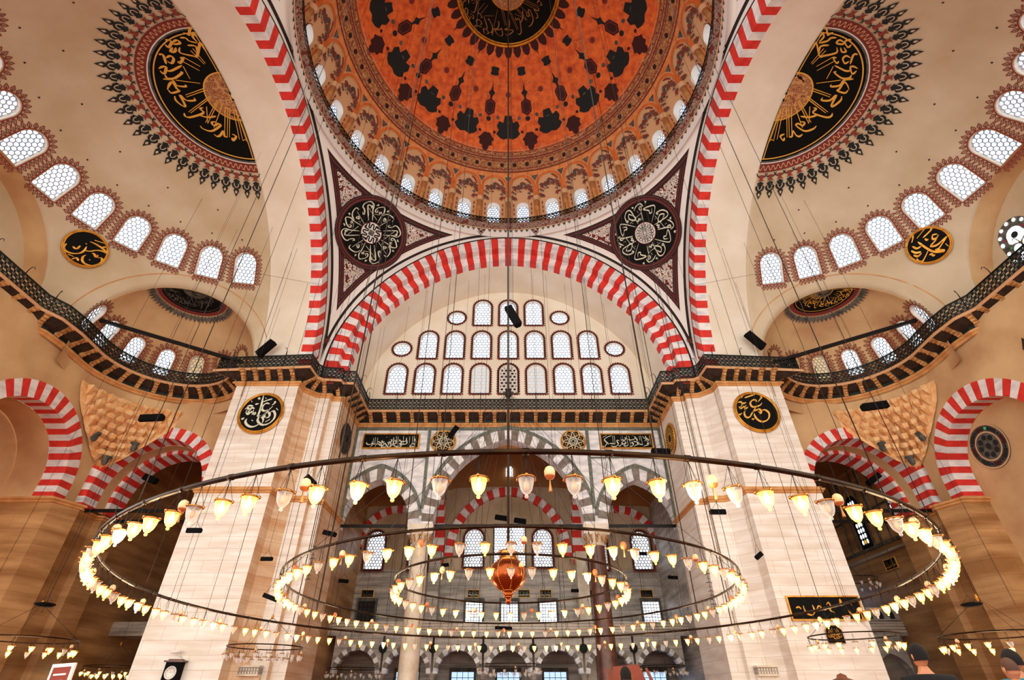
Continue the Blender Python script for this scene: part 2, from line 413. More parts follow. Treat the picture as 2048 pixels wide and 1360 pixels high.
# ---- dome shell
def sph(c, R, az, el): return (c[0] + R * cos(el) * cos(az), c[1] + R * cos(el) * sin(az), c[2] + R * sin(el))
def shell(name, c, R, th, a0, a1, el0, na, ne, mfn, closed, mt_out):
    """closed thick shell; el0(az) lower limit"""
    mb = MB(); top = rad(89.3)
    def ip(R):
        return lambda u, v: sph(c, R, a0 + (a1 - a0) * u, el0(a0 + (a1 - a0) * u) * (1 - v) + top * v)
    mb.grid(ip(R), na, ne, mt_out, True, mfn); n1 = len(mb.v)
    mb.grid(ip(R + th), na, ne, mt_out, True)
    me_v = mb.v
    W = na + 1
    def q(a, b): # rim between the layers
        mb.f.append((a, b, b + n1, a + n1)); mb.mi.append(mb.m(mt_out)); mb.sm.append(False)
    for i in range(na): q(i, i + 1); q(ne * W + i, ne * W + i + 1)
    if not closed:
        for j in range(ne): q(j * W, (j + 1) * W); q(j * W + na, (j + 1) * W + na)
    o = mb.build(name, kind='structure')
    import bmesh
    bm = bmesh.new(); bm.from_mesh(o.data)
    bmesh.ops.remove_doubles(bm, verts=bm.verts, dist=.002); bmesh.ops.recalc_face_normals(bm, faces=bm.faces)
    bmesh.ops.holes_fill(bm, edges=bm.edges, sides=200)
    bm.to_mesh(o.data); bm.free()
    return o
def cutter(mats_xf, wd, h, depth, mt, back=.3):
    mb = MB()
    for M in mats_xf:
        pts = arch_outline(wd, h, 8) if not isinstance(wd, tuple) else [(wd[0] * cos(2 * pi * i / 20), wd[1] * sin(2 * pi * i / 20)) for i in range(20)]
        n = len(pts); vs = [M @ Vector((x, y, back)) for x, y in pts] + [M @ Vector((x, y, -depth)) for x, y in pts]
        mb.add(vs, [tuple(range(n)), tuple(range(2 * n - 1, n - 1, -1))] + [(i, n + i, n + (i + 1) % n, (i + 1) % n) for i in range(n)], mt)
    return mb.build('cutter')
# ---- window parts (built once per kind, then copied)
def hexgrille(mb, inside, w_, h_, cell, bar, mt, z, rows_off=0):
    """honeycomb of plaster bars"""
    R = cell / sqrt(3); seen = set(); dx = cell; dy = cell * sqrt(3) / 2
    ny = int(h_ / dy) + 2; nx = int(w_ / dx) + 2
    for j in range(-ny // 2 - 1, ny // 2 + 2):
        for i in range(-nx // 2 - 1, nx // 2 + 2):
            cx = i * dx + (j % 2) * dx / 2; cy = j * dy
            vs = [(cx + R * sin(pi / 3 * k), cy + R * cos(pi / 3 * k)) for k in range(6)]
            for k in range(6):
                a, b = vs[k], vs[(k + 1) % 6]; mid = (round((a[0] + b[0]) / 2, 3), round((a[1] + b[1]) / 2, 3))
                if mid in seen or not inside(*mid): continue
                seen.add(mid)
                d = Vector((b[0] - a[0], b[1] - a[1])); l = d.length; n = Vector((-d.y, d.x)) / l * bar / 2
                vs4 = [(a[0] + n.x, a[1] + n.y, z), (b[0] + n.x, b[1] + n.y, z), (b[0] - n.x, b[1] - n.y, z), (a[0] - n.x, a[1] - n.y, z)]
                t = .05
                mb.add(vs4 + [(x, y, zz - t) for x, y, zz in vs4], [(0, 1, 2, 3), (0, 4, 5, 1), (3, 2, 6, 7)], mt)
def in_arch(w_, h_):
    r = w_ / 2
    def f(x, y):
        if y < -h_ / 2 or abs(x) > r: return False
        yc = h_ / 2 - r
        return y <= yc or hypot(x, y - yc) <= r
    return f
def win_proto(w_, h_, depth, cell=.3, bar=.055, pane=None, gm=None, border=None, sagR=1e9, oval=False, solid=False):
    """returns dict of meshes: pane, grille, border"""
    pane = pane or sky; gm = gm or grille_m; out = {}
    pts = [(w_ / 2 * cos(2 * pi * i / 24), h_ / 2 * sin(2 * pi * i / 24)) for i in range(24)] if oval else arch_outline(w_, h_, 10)
    mb = MB(); mb.poly([(x * 1.04, y * 1.04, -depth) for x, y in pts], pane); out['pane'] = mb.mesh('pane')
    ins = (lambda x, y: (x / (w_ / 2)) ** 2 + (y / (h_ / 2)) ** 2 < 1) if oval else in_arch(w_, h_)
    mb = MB(); hexgrille(mb, ins, w_, h_, cell, bar, gm, -depth + .12)
    n = len(pts); k = .93
    fr = [(x, y, -depth + .1) for x, y in pts] + [(x * k, (y * (1 - (1 - k) * w_ / h_)), -depth + .1) for x, y in pts]
    mb.add(fr, [(i, (i + 1) % n, n + (i + 1) % n, n + i) for i in range(n)], reveal)
    out['grille'] = mb.mesh('grille')
    if border:
        mb = MB(); sg = lambda x, y: (x, y, .025 + (x * x + y * y) / (2 * sagR)); border(mb, w_, h_, sg, oval); out['painted_border'] = mb.mesh('painted_border')
    return out
def outline_walk(w_, h_, step, off=0, oval=False):
    """evenly spaced points with outward normals around a window"""
    r = w_ / 2; pts = []
    if oval:
        dense = [(w_ / 2 * cos(a * pi / 90), h_ / 2 * sin(a * pi / 90)) for a in range(180)]
    else:
        yc = h_ / 2 - r; dense = []
        nb = 40
        dense += [(-r + w_ * i / nb, -h_ / 2) for i in range(nb)]
        dense += [(r, -h_ / 2 + (h_ - r) * i / 60) for i in range(60)]
        dense += [(r * cos(pi * i / 60), yc + r * sin(pi * i / 60)) for i in range(60)]
        dense += [(-r, yc - (h_ - r) * i / 60) for i in range(60)]
    N = len(dense); L = [0]
    for i in range(N): L.append(L[-1] + hypot(dense[(i + 1) % N][0] - dense[i][0], dense[(i + 1) % N][1] - dense[i][1]))
    n = max(8, int(round(L[-1] / step))); res = []
    i = 0
    for q in range(n):
        t = L[-1] * (q + .5) / n
        while L[i + 1] < t: i += 1
        a, b = dense[i % N], dense[(i + 1) % N]; dx, dy = b[0] - a[0], b[1] - a[1]; l = hypot(dx, dy) or 1
        res.append((a[0] + dx * (t - L[i]) / l, a[1] + dy * (t - L[i]) / l, dy / l, -dx / l))
    return res
def border_lace(mb, w_, h_, sg, oval):   # small scalloped red-brown edging
    pts = outline_walk(w_ + .06, h_ + .06, .1, 0, oval); n = len(pts)
    a = [sg(x, y) for x, y, nx, ny in pts]; b = [sg(x + nx * .14, y + ny * .14) for x, y, nx, ny in pts]
    mb.add(a + b, [(i, (i + 1) % n, n + (i + 1) % n, n + i) for i in range(n)], maroon_d)
    for x, y, nx, ny in outline_walk(w_ + .34, h_ + .34, .21, 0, oval):
        disc(mb, (x, y), .085, lace, sg, 8)
def border_flame(mb, w_, h_, sg, oval):  # pointed leaves around the half dome windows
    pts = outline_walk(w_ + .1, h_ + .1, .1, 0, oval); n = len(pts)
    a = [sg(x, y) for x, y, nx, ny in pts]; b = [sg(x + nx * .07, y + ny * .07) for x, y, nx, ny in pts]
    mb.add(a + b, [(i, (i + 1) % n, n + (i + 1) % n, n + i) for i in range(n)], lace)
    for x, y, nx, ny in outline_walk(w_ + .24, h_ + .24, .24, 0, oval):
        tx, ty = -ny, nx; q = lambda u, v: (x + tx * u + nx * v, y + ty * u + ny * v)
        for sgn in (-1, 1):
            stroke(mb, [q(0, 0), q(.1 * sgn, .12), q(.05 * sgn, .24), q(0, .34)], .05, lace, sg, taper=False, n=2)
        stroke(mb, [q(0, .05), q(0, .2)], .04, maroon_d, sg, taper=False)
def place_window(P, M, skip=()):
    nwin[0] += 1; o = empty('window_%d' % nwin[0], kind='structure'); o.matrix_world = M
    for k, me in P.items():
        if k in skip: continue
        c = bpy.data.objects.new(k, me); sc.collection.objects.link(c); c.parent = o
    return o
def sph_frame(c, R, az, el):
    p = sph(c, R, az, el); z = (Vector(c) - Vector(p)).normalized(); x = Vector((0, 0, 1)).cross(z) * 1.0
    return frame(p, x, z)
# dome
DC = (0, 0, ZD)
dome_o = shell('ceiling_dome', DC, RD, .8, 0, 2 * pi, lambda a: rad(0), 128, 26,
    lambda i, j: (orange2 if j < 8 else (arab_band if j < 10 else dome_scroll)) , True, plaster)
dwin = [sph_frame(DC, RD, 2 * pi * (i + .5) / 32, rad(7.6)) for i in range(32)]
cut(dome_o, cutter(dwin, 1.15, 2.5, 1.4, reveal))
dpane = win_proto(1.15, 2.5, .62, cell=.27, bar=.06)
for M in dwin: place_window(dpane, M)
# ---- half domes with their windows
EX = (0.427, 0.905, 11.14)
def el_low(al):
    e = 0.0
    for ae, d in ((rad(64.7), 11.14), (rad(-64.7), 11.14), (0, 10.57)):
        c_ = cos(al - ae)
        if c_ > 0:
            q = d / (RH * c_)
            if q < 1: e = max(e, math.acos(q))
    return e
hwin = win_proto(1.4, 2.2, .3, cell=.27, bar=.05, border=border_flame, sagR=RH)
for s, nm in ((-1, 'left'), (1, 'right')):
    c = (s * XH, 0, ZH)
    azf = (lambda al: al) if s > 0 else (lambda al: pi - al)
    # build in the outward half: al from -90 to 90 degrees
    o = shell('ceiling_half_dome_' + nm, c, RH, .7, *( (-pi / 2, pi / 2) if s > 0 else (pi / 2, 3 * pi / 2)),
              (lambda a: el_low(a)) if s > 0 else (lambda a: el_low(pi - a)), 120, 30, None, False, plaster)
    Ms = [sph_frame(c, RH, azf(rad(13.3 * k)), rad(34.7)) for k in range(-6, 7)]
    cut(o, cutter(Ms, 1.4, 2.2, 1.2, reveal))
    for M in Ms: place_window(hwin, M)
# ---- exedra quarter domes
ew = win_proto(.95, 1.9, .3, cell=.24, bar=.045, border=border_flame, sagR=4.9)
ewb = win_proto(.95, 1.9, .05, cell=.24, bar=.0, pane=plaster_o, border=border_flame, sagR=4.9)
ewd = win_proto(.95, 1.9, .3, cell=.24, bar=.045, pane=mat('amber_pane', 'e8c88c', emit=.5), border=border_flame, sagR=4.9)
ER = 4.95
for s in (-1, 1):
    for sy in (1,):
        C = (s * (XH + EX[0] * EX[2]), sy * EX[1] * EX[2], ZH)
        aa = atan2(sy * EX[1], s * EX[0])
        nm = 'left' if s < 0 else 'right'
        o = shell('ceiling_exedra_' + nm, C, ER, .4, aa - pi / 2, aa + pi / 2, lambda a: 0.0, 64, 18, None, False, plaster_o)
        azs = [aa - rad(q) * s for q in (84, 62, 37, 12, -12.5, -37, -60)]   # from the end wall towards the pier
        Ms = [sph_frame(C, ER, a, rad(17)) for a in azs]
        cut(o, cutter(Ms[:5], .95, 1.9, .8, reveal))
        for k, M in enumerate(Ms):
            place_window(ewd if k == 4 else (ew if k < 4 else ewb), M, skip=() if k < 5 else ('grille', 'pane'))
        # drum of the exedra, down to the gallery and below
        mb = MB(); mb.grid(lambda u, v: (C[0] + ER * cos(aa - pi / 2 + pi * u), C[1] + ER * sin(aa - pi / 2 + pi * u), 18.5 - 2.2 * v), 48, 2, plaster_o, True)
        S(mb, 'wall_%s_exedra' % nm)
        # thin painted line around the exedra arch
        mb = MB(); pts0 = []; pts1 = []
        n_ = Vector((s * EX[0], sy * EX[1], 0)); e1 = Vector((-n_.y, n_.x, 0))
        for i in range(61):
            t = pi * i / 60
            for lst, dd in ((pts0, .42), (pts1, .45)):
                d = EX[2] - dd; r = sqrt((RH - .03) ** 2 - d * d)
                lst.append(Vector((s * XH, 0, ZH)) + n_ * d + e1 * (r * cos(t)) + Vector((0, 0, r * sin(t))))
        mb.add(pts0 + pts1, [(i, i + 1, 62 + i, 61 + i) for i in range(60)], orange_m); S(mb, trim())
# ---- vertical skirts between half dome springing and the gallery
for s, nm in ((-1, 'left'), (1, 'right')):
    mb = MB()
    for a0, a1 in ((-90, -86.3), (-43, -28), (28, 43), (86.3, 90)):
        mb.grid(lambda u, v: (s * (XH + RH * cos(rad(a0 + (a1 - a0) * u))), RH * sin(rad(a0 + (a1 - a0) * u)), ZH + .05 - .3 * v), 6, 1, plaster)
    # end bay: barrel, raised band, end wall
    ro = sqrt(RH ** 2 - 10.57 ** 2)
    def eb(r0, x0, r1, x1, mt):
        mb.grid(lambda u, v: (s * (x0 + (x1 - x0) * v), (r0 + (r1 - r0) * v) * cos(pi * u), ZH + (r0 + (r1 - r0) * v) * sin(pi * u)), 48, 1, mt)
        for q in (-1, 1): mb.quad((s * x0, q * r0, ZH), (s * x1, q * r1, ZH), (s * x1, q * r1, ZH - 1.5), (s * x0, q * r0, ZH - 1.5), mt)
    eb(ro, 27.77, ro, 29.25, plaster_o)
    S(mb, 'ceiling_%s_end_bay' % nm)
    mb = MB(); mb.box(s * 29.2, s * 29.6, -7, 7, 15, 26, plaster); S(mb, 'wall_%s_end' % nm)
# ---- tympanum wall
def tymp_wall():
    N = 64; pts = [pn(T0 + (T1 - T0) * i / N) for i in range(N + 1)]
    pts = [(u * 1.02, z + .2) for u, z in pts]
    mb = MB(); n = len(pts)
    vs = [(u, TW, z) for u, z in pts] + [(u, TW + .9, z) for u, z in pts]
    mb.add(vs, [tuple(range(n)), tuple(range(2 * n - 1, n - 1, -1))] + [(i, n + i, n + (i + 1) % n, (i + 1) % n) for i in range(n)], plaster_w)
    return mb.build('wall_far_tympanum', kind='structure')
tw = tymp_wall()
def wf(x, z, Y=TW): return frame((x, Y, z), (1, 0, 0), (0, -1, 0))
TWIN = [(2.25 * k, 21.2) for k in range(-4, 5)] + [(2.25 * k, 24.53) for k in range(-3, 4)] + [(2.25 * k, 27.99) for k in (-1, 0, 1)]
OV = [(-8.92, 24.1), (8.92, 24.1), (-4.5, 27.4), (4.5, 27.4)]
cut(tw, cutter([wf(x, z) for x, z in TWIN], 1.4, 2.62, 1.2, reveal))
cut(tw, cutter([wf(x, z) for x, z in OV], (.68, .6), 0, 1.2, reveal))
t1 = win_proto(1.4, 2.62, .3, cell=.3, bar=.05, border=border_lace)
t2 = win_proto(1.4, 2.62, .3, cell=.34, bar=.14, gm=reveal, pane=mat('dark_void', '15130f'), border=border_lace)
t3 = win_proto(1.4, 2.62, .3, cell=.34, bar=.1, gm=reveal, pane=sky_soft, border=border_lace)
t4 = win_proto(1.36, 1.2, .3, cell=.3, bar=.05, border=border_lace, oval=True)
for i, (x, z) in enumerate(TWIN): place_window(t2 if i == 4 else (t3 if i in (3, 5) else t1), wf(x, z))
for x, z in OV: place_window(t4, wf(x, z))
# ================================================================ piers, galleries, lower walls
def parch(wd, h, cx, z0, drop=0):
    """pointed arch, half width wd, rise h. t in 0..1 from right spring over the crown to the left spring; outside -> vertical drop"""
    R = (wd * wd + h * h) / (2 * wd); th = math.asin(min(1, h / R)) if h <= R else pi / 2
    th = math.acos(max(-1, min(1, (R - wd) / R)))
    def f(t):
        if t < 0: return (cx + wd, z0 + t / .1 * drop)
        if t > 1: return (cx - wd, z0 - (t - 1) / .1 * drop)
        if t <= .5: a = th * t * 2; return (cx + wd - R + R * cos(a), z0 + R * sin(a))
        a = th * (1 - t) * 2; return (cx - wd + R - R * cos(a), z0 + R * sin(a))
    return f
def arch_hole(mb, f, t0, t1, N, y0, y1, zb, mt, P):
    pts = [f(t0 + (t1 - t0) * i / N) for i in range(N + 1)]
    pts = [(pts[0][0], zb)] + pts + [(pts[-1][0], zb)]; n = len(pts)
    mb.add([P(u, y0, z) for u, z in pts] + [P(u, y1, z) for u, z in pts],
           [tuple(range(n)), tuple(range(2 * n - 1, n - 1, -1))] + [(i, n + i, n + (i + 1) % n, (i + 1) % n) for i in range(n)], mt)
PIER = [(11.6, 18.7), (11.6, 14.55), (12.33, 14.52), (12.36, 14.1), (13.2, 14.02), (13.93, 13.25), (13.97, 12.42), (18.1, 12.42), (18.1, 15.5)]
def off_path(path, d):
    """offset an open plan path to its left by d (mitred)"""
    out = []; N = len(path)
    for i in range(N):
        p = Vector(path[i][:2]); nn = []
        for a, b in ((i - 1, i), (i, i + 1)):
            if 0 <= a and b < N:
                e = (Vector(path[b][:2]) - Vector(path[a][:2]))
                if e.length > 1e-6: e.normalize(); nn.append(Vector((-e.y, e.x)))
        m = sum(nn, Vector((0, 0))); m.normalize(); k = d / max(.5, m.dot(nn[0])); out.append((p.x + m.x * k, p.y + m.y * k))
    return out
def sweep(mb, path, prof, mt, mtf=None, closed=False, smooth=False):
    """prof: list of (offset to the left, z)"""
    rows = [[(x, y, z) for x, y in off_path(path, d)] for d, z in prof]
    n = len(path); o = len(mb.v)
    for r in rows: mb.v.extend(r)
    for j in range(len(prof) - 1):
        for i in range(n - 1):
            mb.f.append((o + j * n + i, o + j * n + i + 1, o + (j + 1) * n + i + 1, o + (j + 1) * n + i))
            mb.mi.append(mb.m(mtf(j) if mtf else mt)); mb.sm.append(smooth)
for s, nm in ((-1, 'left'), (1, 'right')):
    pp = [(s * x, y) for x, y in PIER]
    if s > 0: pp = pp[::-1]     # interior on the left hand side... path runs left to right seen from the hall
    else: pp = pp
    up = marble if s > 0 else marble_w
    path = pp if s < 0 else pp
    sgn = 1 if s < 0 else 1
    # orientation: interior must be to the left of the path direction
    def orient(p):
        a = off_path(p, .5); return p if a[len(p) // 2][1] < p[len(p) // 2][1] else p[::-1]
    path = orient(pp)
    mb = MB()
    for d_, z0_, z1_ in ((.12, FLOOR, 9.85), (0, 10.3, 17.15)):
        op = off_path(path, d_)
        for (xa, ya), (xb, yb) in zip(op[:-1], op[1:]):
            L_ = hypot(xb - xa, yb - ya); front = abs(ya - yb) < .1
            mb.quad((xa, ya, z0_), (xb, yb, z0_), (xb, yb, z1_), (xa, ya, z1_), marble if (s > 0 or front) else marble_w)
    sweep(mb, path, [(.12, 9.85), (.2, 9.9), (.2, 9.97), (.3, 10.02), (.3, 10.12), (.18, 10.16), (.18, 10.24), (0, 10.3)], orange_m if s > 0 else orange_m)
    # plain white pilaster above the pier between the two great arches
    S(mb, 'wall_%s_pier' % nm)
    # lace frieze over the niche at the foot of the pier
    mb = MB()
    x0, x1 = (12.5, 14.6)
    mb.box(s * x0, s * x1, 13.45, 14.3, 1.05, 1.12, col_w); mb.box(s * x0, s * x1, 13.45, 14.3, 1.42, 1.5, col_w); mb.box(s * x0, s * x1, 13.5, 14.3, 1.12, 1.42, marble_g)
    for i in range(15):
        for r_ in range(2):
            mb.box(s * (x0 + .05 + i * .138), s * (x0 + .11 + i * .138), 13.46, 13.5, 1.14 + .14 * r_, 1.23 + .14 * r_, col_w)
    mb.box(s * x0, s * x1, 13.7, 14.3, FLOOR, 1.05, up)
    S(mb, trim())
# upper wall faces beside the great arches (pier above the gallery)
for s in (-1, 1):
    mb = MB()
    mb.box(s * 13.35, s * 13.9, 12.9, 13.38, 17.9, 19.6, borderw)
    mb.box(s * 11.62, s * 18, 14.7, 15.2, 17.5, 18.3, plaster_w)
    S(mb, trim())
# ---- continuous gallery path (left end -> right end), interior on the right => reversed for left offsets
def exedra_path(s):
    C = (s * 21.96, 10.08); pts = []
    a0, a1 = (149, -9)      # for s>0: angles measured from +x, mirrored for left
    for i in range(25):
        a = rad(a0 + (a1 - a0) * i / 24); pts.append((s * (21.96 + 4.85 * cos(a) * 1), 10.08 + 4.85 * sin(a)))
    # on the right the pier side is at angle 149 (towards the centre)
    pts += [(s * 26.65, 7.9), (s * 26.75, 6.7), (s * 27.3, 5.7), (s * 27.3, -8)]
    return pts
RSEG = {}
right = [(11.6, 18.67)] + PIER[1:-1]
exr = exedra_path(1)
half = right + exr                                   # from the far wall corner to the right end
centre = [(-11.6, 18.67), (11.6, 18.67)]
full = [(-x, y) for x, y in half[::-1]] + half       # left end ... right end ; interior is to the right
full = full[::-1]                                    # now interior is to the left
# moulding, dark band, soffit, slab edge
mb = MB()
sweep(mb, full, [(0, 17.1), (.06, 17.14), (.06, 17.24), (.16, 17.3), (.16, 17.42), (.1, 17.46)], orange_m); S(mb, trim())
mb = MB()
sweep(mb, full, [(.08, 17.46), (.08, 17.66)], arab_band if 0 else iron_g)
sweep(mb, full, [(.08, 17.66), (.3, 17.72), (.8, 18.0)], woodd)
sweep(mb, full, [(.86, 18.0), (.9, 18.02), (.9, 18.06), (.86, 18.12), (.92, 18.16), (.86, 18.2), (-.4, 18.2)], tanp)
def plen(p): return sum(hypot(p[i + 1][0] - p[i][0], p[i + 1][1] - p[i][1]) for i in range(len(p) - 1))
def walk(path, step, offs=0.0, ends=False):
    """(x,y,dirx,diry) at even spacing on a polyline"""
    L = plen(path); n = max(1, round(L / step)); res = []
    for q in range(n + (1 if ends else 0)):
        t = L * (q + (0 if ends else .5)) / n; i = 0; a = 0
        while i < len(path) - 2:
            l = hypot(path[i + 1][0] - path[i][0], path[i + 1][1] - path[i][1])
            if a + l >= t - 1e-9: break
            a += l; i += 1
        l = hypot(path[i + 1][0] - path[i][0], path[i + 1][1] - path[i][1]) or 1
        dx, dy = (path[i + 1][0] - path[i][0]) / l, (path[i + 1][1] - path[i][1]) / l
        res.append((path[i][0] + dx * (t - a), path[i][1] + dy * (t - a), dx, dy))
    return res
# rope moulding along the slab edge
S(mb, trim())
# brackets : gilt stepped corbels, one object per run
def bracket_mb(mb, x, y, dx, dy):
    nx, ny = -dy, dx; hw = .13
    prof = [(.08, 17.46), (.2, 17.46), (.22, 17.56), (.32, 17.58), (.34, 17.68), (.5, 17.7), (.52, 17.82), (.7, 17.84), (.74, 17.94), (.86, 17.95), (.88, 18.02), (.08, 18.02)]
    a = [(x + dx * hw + nx * o, y + dy * hw + ny * o, z) for o, z in prof]; b = [(x - dx * hw + nx * o, y - dy * hw + ny * o, z) for o, z in prof]
    n = len(prof)
    mb.add(a + b, [tuple(range(n))[::-1], tuple(range(n, 2 * n))] + [(i, (i + 1) % n, n + (i + 1) % n, n + i) for i in range(n)], bracket)
    # wider cap block
    for o0, o1, z0, z1, h in ((.05, .86, 17.93, 18.01, .17),):
        v = [(x + dx * a_ + nx * o, y + dy * a_ + ny * o, z) for z in (z0, z1) for o in (o0, o1) for a_ in (-h, h)]
        mb.add(v, [(0, 2, 3, 1), (4, 5, 7, 6), (0, 1, 5, 4), (2, 6, 7, 3), (0, 4, 6, 2), (1, 3, 7, 5)], bracket)
RUNS = [('left', [(-x, y) for x, y in exr][::-1][::-1]), ('lp', [(-x, y) for x, y in right]), ('c', centre), ('rp', right), ('right', exr)]
def inward(path):
    """orient so that the interior (towards the hall axis) is on the left"""
    c = Vector((0, -5)); i = len(path) // 2 - (1 if len(path) > 1 else 0)
    a, b = Vector(path[i]), Vector(path[i + 1]); n = Vector((-(b - a).y, (b - a).x))
    return path if n.dot(c - a) > 0 else path[::-1]
for k, p in RUNS:
    p = inward(p); mb = MB()
    if k in ('lp', 'rp'):
        for i in range(len(p) - 1):
            l = hypot(p[i + 1][0] - p[i][0], p[i + 1][1] - p[i][1])
            if l > .6:
                for w_ in walk([p[i], p[i + 1]], .82 if l > 2 else l, ends=False): bracket_mb(mb, *w_)
    else:
        for w_ in walk(p, 1.06, ends=(k == 'c')): bracket_mb(mb, *w_)
    # dark coffers between them: shallow bowls under the slab
    for w_ in walk(p, 1.06 if k != 'lp' and k != 'rp' else .82, ends=False):
        pass
    S(mb, trim())
# ---- railings
def lattice(mb, path, z0, h, cell, rows, mt, lean=0, bw=.03):
    L = plen(path); n = max(1, round(L / cell)); acc = [0]
    for i in range(len(path) - 1): acc.append(acc[-1] + hypot(path[i + 1][0] - path[i][0], path[i + 1][1] - path[i][1]))
    def P(t, z, o=0):
        t = max(0, min(L, t)); i = 0
        while i < len(path) - 2 and acc[i + 1] < t: i += 1
        l = (acc[i + 1] - acc[i]) or 1; dx, dy = (path[i + 1][0] - path[i][0]) / l, (path[i + 1][1] - path[i][1]) / l
        return (path[i][0] + dx * (t - acc[i]) - dy * o, path[i][1] + dy * (t - acc[i]) + dx * o, z)
    c = L / n; ch = h / rows
    def bar(a, b, w_=bw):
        dx, dz = b[0] - a[0], b[1] - a[1]; l = hypot(dx, dz) or 1; px, pz = -dz / l * w_ / 2, dx / l * w_ / 2
        q = [(a[0] + px, a[1] + pz), (b[0] + px, b[1] + pz), (b[0] - px, b[1] - pz), (a[0] - px, a[1] - pz)]
        vs = [P(u, v, .012) for u, v in q] + [P(u, v, -.012) for u, v in q]
        mb.add(vs, [(0, 1, 2, 3), (7, 6, 5, 4), (0, 4, 5, 1), (2, 6, 7, 3)], mt)
    for i in range(n):
        for j in range(rows):
            x0 = i * c; z_ = z0 + j * ch; xm, zm = x0 + c / 2, z_ + ch / 2
            bar((x0, z_), (x0 + c, z_ + ch)); bar((x0, z_ + ch), (x0 + c, z_)); bar((x0, z_), (x0, z_ + ch), bw * .8)
            r = c * .3; pr = None
            for k in range(7):
                a = 2 * pi * k / 6; q = (xm + r * cos(a), zm + r * ch / c * sin(a))
                if pr: bar(pr, q, bw * .8)
                pr = q
    for z_, w_ in ((z0, .05), (z0 + h, .07), (z0 + h * .98, .05)):
        for i in range(len(path) - 1): bar((acc[i], z_), (acc[i + 1], z_), w_)
    return P, L
def hook_post(x, y, z, dx, dy, hgt, parent, flip=1):
    mb = MB(); nx, ny = -dy, dx
    pts = [(x, y, z)] + [(x, y, z + hgt * .75)] + [(x + nx * .16 * q * flip, y + ny * .16 * q * flip, z + hgt * .75 + zz) for q, zz in ((.2, .22), (.8, .38), (1.7, .36), (2.3, .18))]
    mb.tube(pts, [.03, .03, .022, .02, .018, .012], iron, 5)
    return mb.build('hook_post', parent)
RL = {'left': ('black iron gallery railing curving round the left recessed bay', 'left'), 'lp': ('black iron gallery railing stepping round the top of the left pier', ''),
      'c': ('long straight black iron railing below the wall of arched windows', ''), 'rp': ('black iron gallery railing stepping round the top of the right pier', ''),
      'right': ('black iron gallery railing curving round the right recessed bay', '')}
fullin = off_path(full, .8)
nfull = len(full)
def seg_of(k):
    # indexes into full (which runs from right end to left end)
    nr = len(half); le = len(exr); lr = len(right)
    if k == 'right': a, b = 0, le
    elif k == 'rp': a, b = le - 1, nr - 1
    elif k == 'c': a, b = nr - 1, nr
    elif k == 'lp': a, b = nr, nr + lr - 1
    else: a, b = nr + lr - 1, nfull - 1
    return fullin[a:b + 1]
for k, (lb, _) in RL.items():
    p = seg_of(k)
    r = empty('gallery_railing', (p[0][0], p[0][1], 18.2), label=lb, cat='railing', group='railings of the upper gallery')
    mb = MB(); lattice(mb, [(x - p[0][0], y - p[0][1]) for x, y in p], 0.0, .92, .31, 3, iron_g, bw=.046); mb.build('lattice_panel', r)
    for w_ in walk([(x - p[0][0], y - p[0][1]) for x, y in p], 2.15 if k not in ('lp', 'rp') else 1.9, ends=(k == 'c')):
        hook_post(w_[0], w_[1], -.1, w_[2], w_[3], 1.5, r)
# dome railing
dp = [(12.88 * cos(2 * pi * i / 160), 12.88 * sin(2 * pi * i / 160)) for i in range(161)]
r = empty('gallery_railing', (0, 0, 33.62), label='ring of black iron railing at the foot of the great painted dome', cat='railing')
mb = MB(); lattice(mb, dp, 0, .62, .33, 2, iron_g, bw=.035); mb.build('lattice_panel', r)
for i in range(32):
    a = 2 * pi * i / 32 ; hook_post(12.88 * cos(a), 12.88 * sin(a), 0, -sin(a), cos(a), 1.0, r)
# ---- wall below the gallery with three arches
AC = parch(5.18, 6.25, 0, 9.9, 1.0); AS = {s: parch(2.37, 3.12, s * 9.24, 9.9, 1.0) for s in (-1, 1)}
mb = MB(); mb.box(-11.62, 11.62, LW, LW + 1.1, 7.9, 17.2, marble_p); lw = mb.build('wall_far_arcade', kind='structure')
PY = lambda u, y, z: (u, y, z)
for f in (AC, AS[-1], AS[1]):
    cm = MB(); arch_hole(cm, f, 0, 1, 24, LW - .5, LW + 2, 7, marble_p, PY); cut(lw, cm.build('cutter'))
# bits of wall left below the capitals are cut away
cm = MB()
for x0, x1 in ((-5.2, 5.2), (-12, -6.85), (6.85, 12)): cm.box(x0, x1, LW - .5, LW + 2, 7, 9.95, marble_p)
cut(lw, cm.build('cutter'))
cm = MB()
for x0, x1 in ((-6.9, -5.1), (5.1, 6.9)): cm.box(x0, x1, LW - .5, LW + 2, 7, 9.2, marble_p)
cut(lw, cm.build('cutter'))
mb = MB(); fy = lambda u, z, d: (u, LW - .05 + d, z)
for f, fo, n in ((AC, parch(5.98, 7.1, 0, 9.9, .7), 37), (AS[-1], parch(3.1, 4.0, -9.24, 9.9, .7), 19), (AS[1], parch(3.1, 4.0, 9.24, 9.9, .7), 19)):
    arch_band(mb, fy, fo, f, n, -.02, 1.02, 0, 0, ma=marble_p, mc=greyv); arch_band(mb, fy, f, f, n, -.02, 1.02, 0, 1.15, ma=marble_p, mc=greyv)
for fo, fe, n in ((parch(5.98, 7.1, 0, 9.9, .7), parch(6.2, 7.36, 0, 9.9, .7), 1), (parch(3.1, 4.0, -9.24, 9.9, .7), parch(3.32, 4.28, -9.24, 9.9, .7), 1), (parch(3.1, 4.0, 9.24, 9.9, .7), parch(3.32, 4.28, 9.24, 9.9, .7), 1)):
    arch_band(mb, fy, fe, fo, 1, .05, .95, -.04, -.04, sub=40, ma=green)
yy = LW - .03
